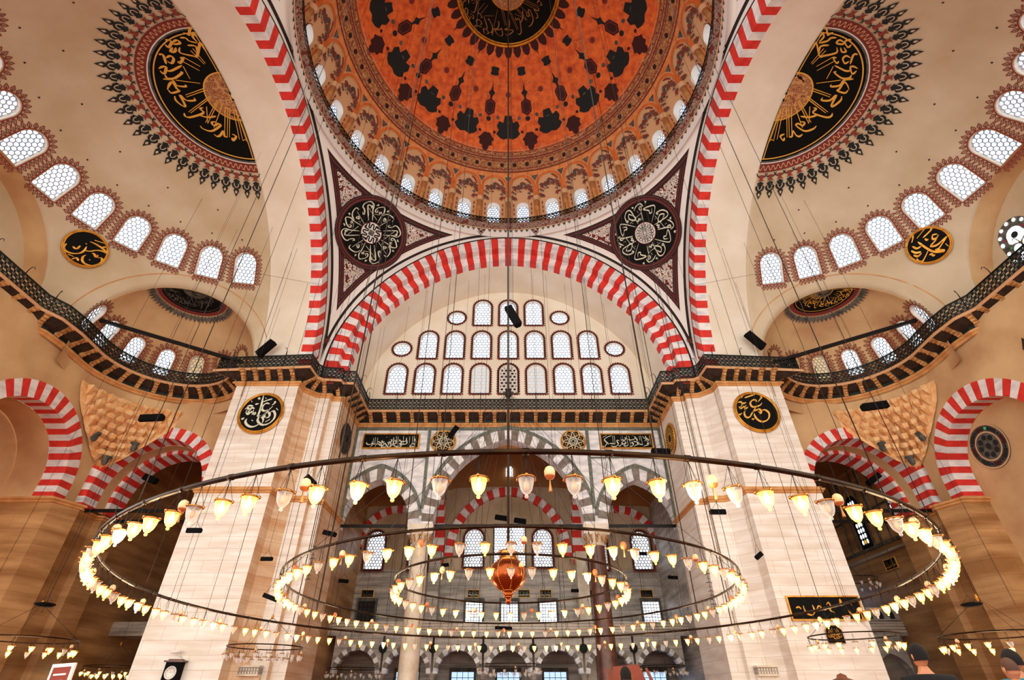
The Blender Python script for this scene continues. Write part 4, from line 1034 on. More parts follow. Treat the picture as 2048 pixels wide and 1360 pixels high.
# ================================================================ painted ornament, roundels and inscriptions
import json
LET = json.loads('''{"uthman":[[[-0.15,1.23],[-0.13,0.87],[-0.08,0.34],[-0.1,-0.13],[-0.1,-0.24],[0.12,-0.27],[0.28,-0.13],[0.46,0.16],[0.67,0.46]],[[0.41,0.63],[0.17,0.66],[0.02,0.46],[0.03,0.22],[0.22,0.11],[0.4,0.22]],[[-0.07,0.75],[0.21,0.9],[0.5,0.99]],[[0.4,-0.36],[0.3,-0.18],[0.45,0.02],[0.62,-0.13],[0.6,-0.33],[0.43,-0.38]],[[0.6,-0.04],[0.74,0.11],[0.94,-0.07],[0.98,-0.41],[0.77,-0.75],[0.44,-0.87],[0.16,-0.78],[-0.04,-0.53],[0.02,-0.3],[0.18,-0.3],[0.32,-0.53],[0.31,-0.75]],[[-0.74,-0.44],[-0.78,-0.64],[-0.61,-0.87],[-0.29,-1.01],[0.0,-0.92],[0.15,-0.75]],[[-0.43,-0.53],[-0.3,-0.6]],[[0.79,0.15],[0.92,0.11]],[[0.92,0.31],[1.08,0.16]],[[0.49,-0.67],[0.74,-0.47]],[[-0.45,0.99],[-0.42,1.05],[-0.35,0.98],[-0.4,0.93]],[[0.03,1.08],[0.09,0.99]],[[-0.83,0.84],[-0.76,0.75]],[[-0.48,0.65],[-0.42,0.6],[-0.3,0.66]],[[0.66,0.78],[0.72,0.75],[0.71,0.66],[0.58,0.52]],[[-1.06,-0.38],[-1.0,-0.47],[-0.94,-0.36]],[[-1.07,0.22],[-0.94,0.34],[-0.74,0.16],[-0.68,0.34],[-0.46,0.28]],[[-0.96,0.05],[-0.75,-0.13],[-0.6,0.05],[-0.34,-0.13],[-0.34,0.05]],[[-0.96,0.4],[-0.88,0.49],[-0.61,0.46]],[[-0.87,-0.01],[-0.89,0.16],[-0.73,-0.04]],[[-0.51,-0.16],[-0.49,0.22]]],"umar":[[[0.17,0.69],[0.11,0.84],[-0.12,0.78],[-0.28,0.57],[-0.22,0.34],[0.02,0.34],[0.34,0.46],[0.5,0.63]],[[0.02,0.34],[-0.15,0.11],[-0.37,-0.13],[-0.54,-0.36],[-0.75,-0.44],[-0.86,-0.3],[-0.83,-0.07],[-0.72,0.05]],[[-0.36,-0.07],[-0.06,0.08],[0.18,0.16],[0.26,0.02],[0.2,-0.13],[0.06,0.02]],[[0.27,0.05],[0.52,0.11],[0.71,-0.07],[0.67,-0.36],[0.47,-0.61],[0.12,-0.73],[-0.14,-0.58],[-0.24,-0.3],[-0.22,-0.13]],[[-0.54,0.99],[-0.18,1.11],[0.23,1.26]],[[-0.76,1.11],[-0.7,1.14],[-0.69,1.06],[-0.76,1.02],[-0.76,1.1]],[[0.48,1.02],[0.54,1.06],[0.56,0.98],[0.47,0.9],[0.25,0.69]],[[-1.05,0.63],[-0.88,0.69],[-0.75,0.57],[-0.52,0.66]],[[-1.08,0.34],[-0.95,0.22],[-0.77,0.34],[-0.64,0.22],[-0.48,0.34]],[[-1.07,0.16],[-0.82,0.52]],[[-0.78,0.11],[-0.58,0.46]],[[-1.21,-0.16],[-1.17,-0.24],[-1.0,-0.11]],[[-0.45,-0.5],[-0.42,-0.56],[-0.32,-0.5]]],"hasan":[[[-0.9,-0.3],[-0.92,-0.54],[-0.76,-0.71],[-0.42,-0.67],[-0.12,-0.44],[-0.02,-0.14],[-0.05,0.14]],[[-0.02,-0.14],[0.23,-0.02],[0.47,0.24],[0.73,0.37],[0.94,0.41],[0.64,0.53],[0.23,0.55],[-0.07,0.51]],[[0.37,-0.06],[0.5,-0.04],[0.61,-0.14],[0.7,-0.11],[0.65,0.03]],[[0.75,-0.15],[0.91,-0.04],[1.04,-0.21],[0.97,-0.53],[0.76,-0.75],[0.43,-0.84],[0.21,-0.74],[0.13,-0.51],[0.2,-0.34]],[[-0.19,0.28],[-0.1,0.27]],[[0.07,0.73],[0.6,0.88]],[[0.62,0.66],[0.69,0.64],[0.77,0.78]],[[-0.59,-0.28],[-0.37,-0.29],[-0.32,0.0]],[[-0.54,-0.83],[-0.24,-0.79]],[[-0.24,-0.98],[-0.09,-0.78],[0.08,-0.88]],[[0.45,-0.49],[0.54,-0.5]]],"muhammad":[[[0.71,0.32],[0.5,0.4],[0.38,0.19],[0.56,0.13],[0.73,0.25],[0.45,0.04],[0.12,-0.09],[0.03,-0.14]],[[0.03,-0.14],[0.34,-0.26],[0.77,-0.16],[1.05,-0.09]],[[1.05,-0.09],[0.7,-0.28],[0.32,-0.5],[0.14,-0.49],[0.46,-0.74],[0.37,-0.84]],[[-0.3,0.51],[-0.23,0.19],[-0.13,-0.19],[0.04,-0.55],[0.39,-0.81]],[[-0.14,-0.27],[-0.45,-0.52],[-0.74,-0.7],[-0.89,-0.58],[-0.87,-0.37]],[[0.48,1.03],[-0.23,0.72]],[[0.63,0.86],[0.62,0.74],[0.03,0.56]],[[-0.37,1.09],[-0.33,0.93],[-0.58,0.64]],[[-0.66,0.44],[-0.56,0.18],[-0.31,0.16]],[[-0.85,0.23],[-0.74,-0.03],[-0.48,-0.14]],[[-0.9,-0.09],[-0.76,-0.29],[-0.5,-0.22]],[[-0.26,-0.58],[-0.14,-0.58],[-0.12,-0.72],[-0.02,-0.71]],[[0.73,-0.44],[0.75,-0.67]],[[0.1,0.46],[0.11,0.32],[0.21,0.33]]],"plaqL":[[[1.72,0.41],[1.74,-0.13]],[[1.59,0.39],[1.62,-0.21]],[[1.37,0.35],[1.42,-0.44]],[[1.87,0.19],[1.78,0.15],[1.83,0.01],[1.88,-0.09],[1.75,-0.25],[1.56,-0.17]],[[1.88,-0.44],[1.66,-0.44],[1.48,-0.46],[1.57,-0.29],[1.71,-0.21],[1.84,-0.36]],[[0.9,0.39],[0.94,-0.25]],[[1.14,0.27],[1.13,0.03],[0.92,-0.05],[0.65,0.03],[0.67,0.15]],[[1.28,0.03],[1.17,-0.01],[1.23,-0.17],[1.09,-0.25],[0.83,-0.25],[0.79,-0.13],[0.68,-0.21],[0.82,-0.4],[0.62,-0.52],[0.28,-0.4]],[[0.5,0.37],[0.55,-0.33]],[[0.35,0.39],[0.45,-0.05]],[[0.39,0.09],[0.32,0.03],[0.41,-0.09],[0.32,-0.25],[0.21,-0.17]],[[0.71,-0.36],[0.49,-0.44],[0.26,-0.36],[0.31,-0.21],[0.46,-0.21]],[[0.17,0.31],[0.2,-0.09],[0.12,-0.36],[-0.02,-0.44],[0.04,-0.25],[-0.13,-0.09]],[[0.05,0.15],[0.04,-0.09],[-0.18,-0.05]],[[0.05,-0.4],[-0.09,-0.48],[-0.24,-0.44],[-0.12,-0.25],[-0.25,-0.09]],[[-0.36,-0.13],[-0.42,-0.21],[-0.29,-0.33],[-0.42,-0.48],[-0.63,-0.48],[-0.69,-0.36]],[[-0.52,-0.01],[-0.51,-0.33],[-0.62,-0.36],[-0.71,-0.25],[-0.76,-0.36],[-0.88,-0.25],[-1.04,-0.25],[-1.15,-0.48]],[[-0.61,0.07],[-0.7,-0.01],[-0.58,-0.11],[-0.71,-0.17],[-0.96,-0.05],[-1.04,-0.17]],[[-1.04,0.27],[-1.01,-0.17]],[[-1.21,0.31],[-1.17,-0.21]],[[-1.35,0.23],[-1.27,-0.17]],[[-1.09,-0.17],[-1.21,-0.25],[-1.37,-0.21],[-1.38,-0.36],[-1.54,-0.48]],[[-1.37,-0.01],[-1.41,-0.21],[-1.62,-0.29],[-1.8,-0.21],[-1.79,-0.09]],[[-0.38,0.33],[-0.33,0.28]],[[-0.05,0.11],[-0.01,0.05]]],"plaqR":[[[-1.08,0.44],[-1.35,0.34],[-1.66,0.12],[-1.48,-0.14],[-1.35,-0.26]],[[-1.48,-0.14],[-1.66,-0.41],[-1.84,-0.43],[-1.89,-0.34]],[[-1.01,0.42],[-1.03,-0.22]],[[-0.88,0.44],[-0.89,-0.22]],[[-0.89,-0.22],[-1.05,-0.22],[-1.3,-0.18]],[[-0.54,0.02],[-0.72,0.06],[-0.71,-0.1],[-0.65,-0.22],[-0.82,-0.41],[-1.08,-0.45],[-1.22,-0.37]],[[-0.11,-0.02],[-0.26,-0.02],[-0.39,-0.18],[-0.24,-0.22],[-0.08,-0.1],[-0.14,-0.26],[-0.4,-0.26],[-0.56,-0.41],[-0.66,-0.34]],[[-0.29,0.42],[-0.25,0.02]],[[-0.1,0.3],[-0.05,0.14],[-0.24,0.06],[-0.46,0.12]],[[0.03,0.42],[0.07,-0.34]],[[0.07,-0.34],[-0.12,-0.41],[-0.27,-0.37]],[[0.12,0.14],[0.31,0.08],[0.54,0.14],[0.71,0.26],[0.61,0.38]],[[0.21,0.42],[0.26,-0.3]],[[0.48,-0.06],[0.35,-0.14],[0.49,-0.22],[0.35,-0.41],[0.17,-0.41]],[[0.85,0.22],[0.73,0.18],[0.82,0.06],[0.66,-0.06],[0.52,0.0]],[[0.95,-0.1],[0.76,-0.12],[0.85,-0.26],[0.62,-0.34],[0.49,-0.45]],[[0.99,0.42],[1.01,0.06]],[[1.1,0.42],[1.17,-0.3]],[[1.24,0.38],[1.36,0.18]],[[1.17,-0.3],[1.0,-0.26],[0.89,-0.22]],[[1.31,0.34],[1.69,-0.26]],[[1.47,0.42],[1.5,0.14],[1.33,-0.02]],[[1.71,-0.14],[1.52,-0.18],[1.58,-0.3],[1.34,-0.37],[1.22,-0.45]],[[1.66,0.22],[1.54,0.18],[1.67,0.08],[1.54,-0.06]],[[1.77,0.46],[1.79,-0.34]],[[0.48,0.46],[0.51,0.42]],[[-0.42,0.25],[-0.39,0.21]],[[-1.76,-0.02],[-1.73,-0.06]],[[-1.77,0.3],[-1.45,0.44]]],"med":[[[-2.98,0.92],[-2.09,0.62]],[[-3.1,0.73],[-2.15,0.52]],[[-2.61,1.55],[-1.96,0.93]],[[-2.35,1.75],[-1.7,1.1]],[[-1.24,2.72],[-0.91,1.47]],[[-2.03,1.87],[-1.22,1.91]],[[-0.57,1.45],[-0.27,2.66]],[[-0.43,1.49],[-0.14,2.67]],[[-0.08,1.3],[0.79,2.98]],[[0.02,1.29],[0.87,2.89]],[[0.21,0.98],[1.56,2.29]],[[0.28,0.92],[1.64,2.19]],[[0.49,0.78],[1.94,1.92]],[[0.63,0.67],[2.53,1.47]],[[0.67,0.52],[2.61,1.33]],[[0.7,0.41],[2.61,1.19]],[[0.74,0.22],[2.77,0.59]],[[0.74,0.05],[2.78,0.38]],[[0.78,0.05],[2.92,0.15]],[[-3.49,0.23],[-3.83,0.3],[-4.1,0.08],[-4.03,0.05],[-3.76,0.05]],[[-4.11,0.67],[-4.04,0.53],[-3.97,0.43],[-4.44,0.05],[-4.3,0.05]],[[-3.72,1.9],[-3.71,1.73],[-3.56,1.64],[-3.26,2.0],[-3.47,2.05]],[[-3.5,1.68],[-3.67,1.29],[-3.47,1.23],[-3.42,1.55],[-3.5,1.68]],[[-3.79,1.04],[-3.78,0.75],[-3.57,0.64],[-3.43,0.24]],[[-3.24,1.78],[-2.99,2.04],[-2.97,1.82],[-3.22,1.61]],[[-3.21,1.39],[-2.88,1.57],[-2.64,0.99],[-2.63,0.75],[-3.43,0.12],[-3.22,0.05],[-2.82,0.05]],[[-3.31,0.91],[-3.23,0.48],[-2.76,0.62]],[[-2.88,2.75],[-2.85,2.54],[-2.26,2.7]],[[-2.64,2.49],[-2.74,2.19],[-2.53,2.13],[-2.28,2.39],[-2.44,2.54]],[[-2.06,3.23],[-2.15,2.94],[-2.07,2.81],[-1.7,3.13],[-1.93,3.24]],[[-1.88,2.92],[-1.84,2.64],[-2.1,1.9]],[[-2.56,1.76],[-2.54,1.59],[-2.24,1.94],[-2.38,1.98]],[[-1.63,3.11],[-1.43,3.1],[-1.37,2.71],[-1.65,2.14],[-1.72,2.22]],[[-1.4,3.36],[-1.36,3.14],[-1.26,2.89],[-0.91,2.83],[-0.79,2.4],[-0.92,2.34]],[[-0.72,3.42],[-0.5,3.35],[-0.57,2.88],[-0.72,2.93],[-1.13,2.96],[-1.03,3.19],[-0.73,3.47]],[[-0.29,3.27],[-0.02,3.34],[0.35,3.15],[0.37,2.98],[-0.31,2.95],[0.06,2.76],[0.11,2.28],[-0.06,2.27]],[[0.82,3.25],[1.02,3.28],[1.13,3.01],[0.95,2.16],[0.67,2.22],[0.62,2.01]],[[0.57,1.79],[1.57,2.16]],[[1.06,2.46],[1.24,2.02],[1.21,1.48]],[[1.73,2.69],[1.95,2.58],[2.13,2.13],[1.83,1.47],[1.69,1.55],[1.8,1.86],[1.59,1.91],[1.55,1.62]],[[2.34,2.08],[2.5,1.94],[2.44,1.71],[2.18,1.41],[2.53,1.47],[2.57,1.28]],[[2.41,0.95],[2.56,0.73],[2.83,1.03],[2.62,1.02]],[[2.85,0.41],[2.78,0.17]]],"pendL":[[[-0.034,-0.4],[-0.034,-0.72],[-0.064,-0.84],[0.016,-0.99],[0.156,-0.9],[0.226,-0.8],[0.216,-0.7],[0.146,-0.72],[0.176,-0.8]],[[0.156,-0.38],[0.356,-0.78],[0.416,-0.8],[0.376,-0.72]],[[0.036,-0.48],[0.476,-0.68]],[[0.276,-0.32],[0.516,-0.7],[0.496,-0.78],[0.356,-0.78]],[[0.296,-0.7],[0.356,-0.86],[0.516,-0.9],[0.656,-0.74],[0.656,-0.6],[0.576,-0.56],[0.496,-0.44],[0.536,-0.4],[0.576,-0.46]],[[-0.144,-0.36],[-0.364,-0.76]],[[-0.444,-0.72],[-0.444,-0.84],[-0.264,-0.87],[-0.144,-0.82],[-0.064,-0.7]],[[-0.184,-0.56],[-0.244,-0.64],[-0.164,-0.68],[-0.184,-0.56]],[[0.056,-0.8],[0.016,-0.76],[0.056,-0.72],[0.096,-0.78]],[[0.036,-0.68],[0.206,-0.61]],[[-0.164,-0.48],[-0.144,-0.49]],[[-0.104,-0.48],[-0.08,-0.5]],[[-0.124,-0.53],[-0.104,-0.55]],[[-0.174,-0.92],[-0.144,-0.98],[-0.164,-0.94],[-0.114,-0.92]],[[0.216,-0.92],[0.246,-0.97],[0.236,-0.93],[0.286,-0.9]]],"pendR":[[[0.071,-0.398],[0.071,-0.724],[0.092,-0.929],[0.214,-0.969],[0.357,-0.847],[0.378,-0.643],[0.316,-0.663],[0.357,-0.704]],[[0.092,-0.724],[0.051,-0.643],[0.102,-0.561],[0.255,-0.704],[0.194,-0.847],[0.092,-0.724]],[[-0.194,-0.663],[0.316,-0.551]],[[-0.133,-0.418],[-0.214,-0.684],[-0.296,-0.847],[-0.214,-0.847],[-0.214,-0.765],[-0.276,-0.745]],[[0.194,-0.357],[0.582,-0.704],[0.704,-0.52],[0.724,-0.316],[0.582,-0.459],[0.5,-0.439],[0.48,-0.52],[0.602,-0.582]],[[-0.112,-0.52],[-0.071,-0.459],[-0.031,-0.541],[0.01,-0.459],[0.041,-0.52]],[[-0.357,-0.806],[-0.316,-0.949],[-0.153,-0.949],[-0.01,-0.847]],[[-0.112,-0.724],[-0.102,-0.749]],[[-0.112,-0.765],[-0.102,-0.786]],[[-0.061,-0.99],[-0.031,-0.949],[-0.01,-1.01]],[[-0.541,-0.908],[-0.48,-0.878],[-0.5,-0.949]],[[0.214,-0.5],[0.239,-0.52]]]}''')
GP = lambda M, z=0.0: (lambda x, y: tuple(M @ Vector((x, y, z))))
# ---- the painted dome
mb = MB()
def ds(az, el, lift=.04):
    return lambda x, y: sph(DC, RD - lift, az - x / (RD * max(.25, cos(el + y / RD))), el + y / RD)
def dband(e0, e1, mt, lift=.035, n=128): mb.grid(lambda u, v: sph(DC, RD - lift, 2 * pi * u, rad(e0 + (e1 - e0) * v)), n, 1, mt)
dband(26.3, 32.2, arab_band, .03); dband(26.2, 26.7, maroon, .04); dband(31.6, 32.1, maroon, .04); dband(32.8, 33.1, lace, .04); dband(34.3, 34.6, lace, .04); dband(35.0, 35.2, tanp, .04); dband(27.4, 27.7, lace, .045); dband(30.9, 31.2, lace, .045)
for i in range(64):
    disc(mb, (0, 0), .2, brownl, ds(2 * pi * (i + .5) / 64, rad(29.3), .05), 10)
    stroke(mb, [(-.4, .28), (0, .42), (.4, .28)], .07, lace, ds(2 * pi * i / 64, rad(29.3), .05), n=3)
    stroke(mb, [(-.4, -.28), (0, -.42), (.4, -.28)], .07, lace, ds(2 * pi * i / 64, rad(29.3), .05), n=3)
for i in range(90):
    disc(mb, (0, 0), .09, maroon, ds(2 * pi * i / 90, rad(33.7), .05), 6); disc(mb, (0, 0), .05, maroon, ds(2 * pi * (i + .5) / 90, rad(28.3), .05), 6)
rng = random.Random(3)
FL = [(rng.uniform(-.9, .9), rng.uniform(.2, 2.3), rng.choice((0, 1, 2))) for _ in range(120)]
for i in range(32):
    a = 2 * pi * (i + .5) / 32; f = ds(a, rad(13), .03); f2 = ds(a, rad(13), .05); f3 = ds(a, rad(13), .16)
    oo = [(1.02, -2.9)] + [(1.0, -2.9 + 4.3 * q / 8) for q in range(1, 9)] + [(1.0 * cos(pi * q / 12), 1.4 + 1.15 * sin(pi * q / 12)) for q in range(1, 12)] + [(-1.0, 1.4 - 4.3 * q / 8) for q in range(0, 8)] + [(-1.02, -2.9)]
    n_ = len(oo); ii = [(.58, -2.9)] + [(.58, -2.9 + 2.25 * q / 8) for q in range(1, 9)] + [(.58 * cos(pi * q / 12), -.62 + .58 * sin(pi * q / 12)) for q in range(1, 12)] + [(-.58, -.62 - 2.25 * q / 8) for q in range(0, 8)] + [(-.58, -2.9)]
    mb.add([f(*p) for p in oo] + [f(*p) for p in ii], [(q, q + 1, n_ + q + 1, n_ + q) for q in range(n_ - 1)], tanp)
    for off, mt, wd in ((0, orange_m, .1), (.16, orange, .12), (.3, tanp, .05)):
        r = 1.02 + off; pts = [(r, -.2)] + [(r * cos(t), 1.45 + (r + .12) * sin(t)) for t in [pi * q / 8 for q in range(9)]] + [(-r, -.2)]
        stroke(mb, pts, wd, mt, f2, taper=False, n=3)
    stroke(mb, [(.3, 2.42), (.6, 2.2), (.85, 1.75)], .16, lace, f2, n=3)
    for x, y, k in FL:          # scroll work crowning the window
        d = hypot(x, (y - .6) * .8)
        if d < .62 or d > 1.05 or y < -.2: continue
        stroke(mb, [(x - .12, y), (x, y + .12), (x + .12, y), (x + .03, y - .09)], .11, (maroon, greyp, lace)[k], f3, n=2)
    for x in (-.84, .84):
        for y in (-1.6, -1.1, -.6): stroke(mb, [(x, y), (x * .93, y + .2), (x, y + .36)], .1, lace, f3, n=2)
    for x, y, k in FL[:12]: disc(mb, (x * .55, y * .2 + 1.0), .07, (maroon, greyp, orange)[k], f3, 6)
    g = ds(2 * pi * i / 32, rad(23.2), .05); fill(mb, [(-.3, .25), (.3, .25), (0, -.3)], greyp, g)
BL1 = [(-.25, -.95), (.25, -.95), (.32, -.45), (.62, -.35), (.6, .05), (.78, .3), (.5, .6), (.3, .95), (-.3, .95), (-.5, .6), (-.78, .3), (-.6, .05), (-.62, -.35), (-.32, -.45)]
BL2 = [(-.3, -1.25), (.3, -1.25), (.42, -.6), (.8, -.75), (1.0, -.3), (.85, .1), (1.05, .45), (.75, .8), (.4, .95), (0, .8), (-.4, .95), (-.75, .8), (-1.05, .45), (-.85, .1), (-1.0, -.3), (-.8, -.75), (-.42, -.6)]
for i in range(16):
    a = pi / 2 + 2 * pi * i / 16; b = a + pi / 16
    fill(mb, [(x * .95, y * .85) for x, y in BL1], maroon_d, ds(b, rad(38.2)))
    for x, y in ((-.75, .9), (.75, .9)): disc(mb, (x * .9, y), .14, maroon_d, ds(b, rad(38.2)), 8)
    for r in (1.15,): stroke(mb, [(r * cos(t), r * sin(t)) for t in [pi * (1.1 + .8 * q / 5) for q in range(6)]], .06, tanp, ds(b, rad(38.2), .05), n=2)
    fill(mb, [(x * 1.05, -y * .95) for x, y in BL2], navy, ds(a, rad(43.3)))
    fill(mb, [(x * .5, -y * .5) for x, y in BL2], greyp, ds(a, rad(43.3), .05))
    disc(mb, (-.95, 1.0), .17, greyp, ds(a, rad(43.3)), 8); disc(mb, (1.0, .95), .17, greyp, ds(a, rad(43.3)), 8)
    f = ds(b, rad(51)); L = .95
    fill(mb, [(0, -.75), (.45, -.42), (.45, .42), (0, .75), (-.45, .42), (-.45, -.42)], maroon_d, f)
    fill(mb, [(0, -.6), (.34, -.34), (.34, .34), (0, .6), (-.34, .34), (-.34, -.34)], maroon, ds(b, rad(51), .05))
    fill(mb, [(0, -.52), (.28, -.3), (.28, .3), (0, .52), (-.28, .3), (-.28, -.3)], maroon_d, ds(b, rad(51), .06))
    disc(mb, (0, -1.0), .22, navy, f, 10); fill(mb, [(-.08, .7), (.08, .7), (.1, .95), (.3, 1.2), (.08, 1.45), (0, 2.1), (-.08, 1.45), (-.3, 1.2), (-.1, .95)], navy, f)
    disc(mb, (0, 0), .26, lace, ds(a + .0, rad(55.8)), 8); disc(mb, (0, 0), .15, maroon, ds(a + .0, rad(55.8), .05), 8)
    fill(mb, [(x * .62, y * .62) for x, y in [(-.6, -.4), (-.3, -.55), (.3, -.55), (.6, -.4), (.48, 0), (.6, .4), (.3, .55), (-.3, .55), (-.6, .4), (-.48, 0)]], navy, ds(b, rad(63.5)))
    for q in range(7):           # pale arabesque curls
        t = a + (q - 3) * .055; e = (36.8, 40.5, 46.5, 48.8, 54, 58.6, 60)[q]
        stroke(mb, [(-.35, 0), (-.1, .28), (.25, .15), (.2, -.18), (-.02, -.1)], .05, orange2, ds(t, rad(e)), n=3)
S(mb, 'ceiling_dome_painting')
# engaged columns between the dome windows
pm_ = MB()
pm_.tube([(0, 0, 0), (-.35, 0, 2.75)], .2, orange_m, 8); pm_.lathe([(.2, 0), (.34, .3), (.36, .38)], (-.37, 0, 2.72), tanp, 8); pm_me = pm_.mesh('dome_pilaster')
for i in range(32):
    a = 2 * pi * i / 32; o = bpy.data.objects.new(trim(), pm_me); sc.collection.objects.link(o); o['kind'] = 'structure'
    o.location = ((RD - .12) * cos(a), (RD - .12) * sin(a), 33.75); o.rotation_euler = (0, 0, a)
# ---- medallions in polar coordinates
def letters(mb, key, wd, mt, surf, sc_=1.0, nib=.7, xf=None):
    for s in LET[key]:
        p = [(x * sc_, y * sc_) for x, y in s]
        if xf: p = [xf(*q) for q in p]
        stroke(mb, p, wd, mt, surf, nib=nib if len(p) > 2 else None, n=4)
# dome crown
mb = MB(); cap = lambda lift: (lambda x, y: (lambda rho, ph_: (RD * 0 + (RD - lift) * sin(rho / RD) * cos(ph_), (RD - lift) * sin(rho / RD) * sin(ph_), ZD + (RD - lift) * cos(rho / RD)))(hypot(x, y), atan2(y, x)))
for i in range(36):
    a = 2 * pi * i / 36; c_ = lambda x, y: cap(.05)(*rot2([(4.3 + y, x)], a)[0])
    fill(mb, [(-.28, -.1), (.28, -.1), (.34, .4), (.2, .75), (.05, .85), (0, 1.25 if i % 3 == 0 else .9), (-.05, .85), (-.2, .75), (-.34, .4)], maroon_d, c_)
ringf(mb, (0, 0), .01, 4.15, ink, cap(.1), 72, 6)
crown = mb
bz = mat('dull_gold_letter', '96642c')
letters(crown, 'med', .1, bz, cap(.13)); letters(crown, 'med', .1, bz, cap(.13), xf=lambda x, y: (-x, -y))
ringf(crown, (0, 0), 1.45, 1.55, gold, cap(.14), 60); ringf(crown, (0, 0), .01, 1.45, arab_band, cap(.13), 48)
o = crown.build('dome_medallion', label='round black and gold calligraphy medallion at the top of the orange dome', cat='medallion')
mb = MB()
for r, t in ((4.22, .12), (4.02, .07)): mb.tube([cap(.16)(r * cos(2 * pi * i / 96), r * sin(2 * pi * i / 96)) for i in range(96)], t, gold, 8, closed=True)
mb.build('gilt_rim', o)
# half dome medallions
def half_medal(c, R, dirx, k, nm, lab, grp, ink_c, petal, band, arc=(-90, 90), n_pet=27, main=True, group=None):
    """c centre of sphere, dirx unit plan direction away from the rim plane, k scale"""
    ex = Vector((dirx[0], dirx[1], 0)); ey = Vector((-dirx[1], dirx[0], 0))
    def sf(lift):
        def f(x, y):
            rho = hypot(x, y); ph_ = atan2(y, x); h = (R - lift) * sin(rho / R)
            return tuple(Vector(c) + ex * (h * cos(ph_)) + ey * (h * sin(ph_)) + Vector((0, 0, (R - lift) * cos(rho / R))))
        return f
    def sec(mb, r0, r1, mt, lift, n=48, rows=1):
        mb.grid(lambda u, v: sf(lift)(*( (r0 + (r1 - r0) * v) * cos(-pi / 2 + pi * u), (r0 + (r1 - r0) * v) * sin(-pi / 2 + pi * u))), n, rows, mt)
    mb = MB(); sec(mb, .01, 4.25 * k, ink, .05, rows=6)
    o = mb.build(nm, label=lab, cat='medallion', group=group)
    mb = MB(); sec(mb, 4.05 * k, 4.12 * k, ink_c, .08); sec(mb, 4.25 * k, 4.36 * k, greyp if main else ink, .06); sec(mb, 4.36 * k, 4.42 * k, borderw if main else ink, .07)
    mb.grid(lambda u, v: sf(.085)(.06 * k + .06 * k * v, (-4.05 + 8.1 * u) * k), 30, 1, ink_c)
    mb.build('gilt_line', o)
    mb = MB(); sec(mb, .01, 1.5 * k, arab_band if main else greyp, .07); sec(mb, 1.5 * k, 1.58 * k, ink_c, .08)
    for i in range(40):
        t = -pi / 2 + pi * ((i * .618) % 1); r = (.2 + 1.2 * ((i * .381) % 1)) * k
        disc(mb, (r * cos(t), r * sin(t)), .08 * k, ink, sf(.085), 6)
    mb.build('rosette', o)
    mb = MB()
    # letters were read as (along, outward)
    sg = 1 if dirx[0] < 0 else -1
    letters(mb, 'med', .15 * k, ink_c, sf(.09), k, nib=.7, xf=lambda x, y: (max(.08, y), -x if sg > 0 else x) if 0 else (max(.08, y), -sg * x if sg > 0 else x))
    mb.build('lettering', o)
    mb = MB(); sec(mb, 4.44 * k, 5.0 * k, band, .05)
    if main:
        n = 44
        for i in range(n):
            for sgn in (1, -1):
                pts = []
                for q in range(7):
                    t = -pi / 2 + pi * (i + q / 6) / n; pts.append(((4.72 + sgn * .17 * sin(pi * q / 3)) * k * cos(t), (4.72 + sgn * .17 * sin(pi * q / 3)) * k * sin(t)))
                stroke(mb, pts, .05, lace if sgn > 0 else tanp, sf(.07), taper=False, n=1, smooth=False)
    mb.build('interlace_band', o)
    mb = MB()
    for i in range(n_pet):
        t = -pi / 2 + pi * (i + .5) / n_pet
        P = lambda x, y: (lambda q: (q[0], q[1]))(((y) * cos(t) - x * sin(t), (y) * sin(t) + x * cos(t)))
        g = lambda x, y: sf(.06)(*P(x * k * 1.22, y * k)); g2 = lambda x, y: sf(.07)(*P(x * k * 1.22, y * k))
        if main:
            stroke(mb, [(-.3, 5.05), (-.22, 5.25), (0, 5.36), (.22, 5.25), (.3, 5.05)], .05, petal, g, taper=False, n=3)
            fill(mb, [(-.2, 5.22), (-.08, 5.35), (-.1, 5.5), (-.2, 5.6), (0, 5.56), (.2, 5.6), (.1, 5.5), (.08, 5.35), (.2, 5.22), (0, 5.16)], lace, g2)
            fill(mb, [(0, 5.6), (.2, 5.74), (.12, 5.84), (.27, 5.98), (.22, 6.2), (.1, 6.3), (.16, 6.42), (0, 6.85), (-.16, 6.42), (-.1, 6.3), (-.22, 6.2), (-.27, 5.98), (-.12, 5.84), (-.2, 5.74)], petal, g)
            fill(mb, [(0, 6.4), (.07, 6.5), (0, 6.66), (-.07, 6.5)], plaster, g2); stroke(mb, [(-.12, 5.92), (-.1, 6.1), (0, 6.2), (.1, 6.1), (.12, 5.92)], .045, plaster, g2, taper=False, n=2)
        else:
            fill(mb, [(0, 5.1), (.28, 5.4), (.24, 5.75), (0, 6.4), (-.24, 5.75), (-.28, 5.4)], petal, g)
    mb.build('petal_fringe', o)
    return o
half_medal((-XH - .02, 0, ZH), RH, (-1, 0), 1.0, 'half_dome_medallion', 'half round black and gold medallion with petal fringe on the left half dome', None, goldp, navy, maroon)
half_medal((XH + .02, 0, ZH), RH, (1, 0), 1.0, 'half_dome_medallion', 'half round black and gold medallion with petal fringe on the right half dome', None, goldp, navy, maroon)
half_medal((-21.96, 10.08, ZH), ER, (-.427, .905), .45, 'exedra_medallion', 'small half round black medallion in the recessed dome left of the left pier', None, greyp, greyp, maroon, main=False, n_pet=30)
half_medal((21.96, 10.08, ZH), ER, (.427, .905), .45, 'exedra_medallion', 'small half round black medallion in the recessed dome right of the right pier', None, goldp, greyp, maroon, main=False, n_pet=30)
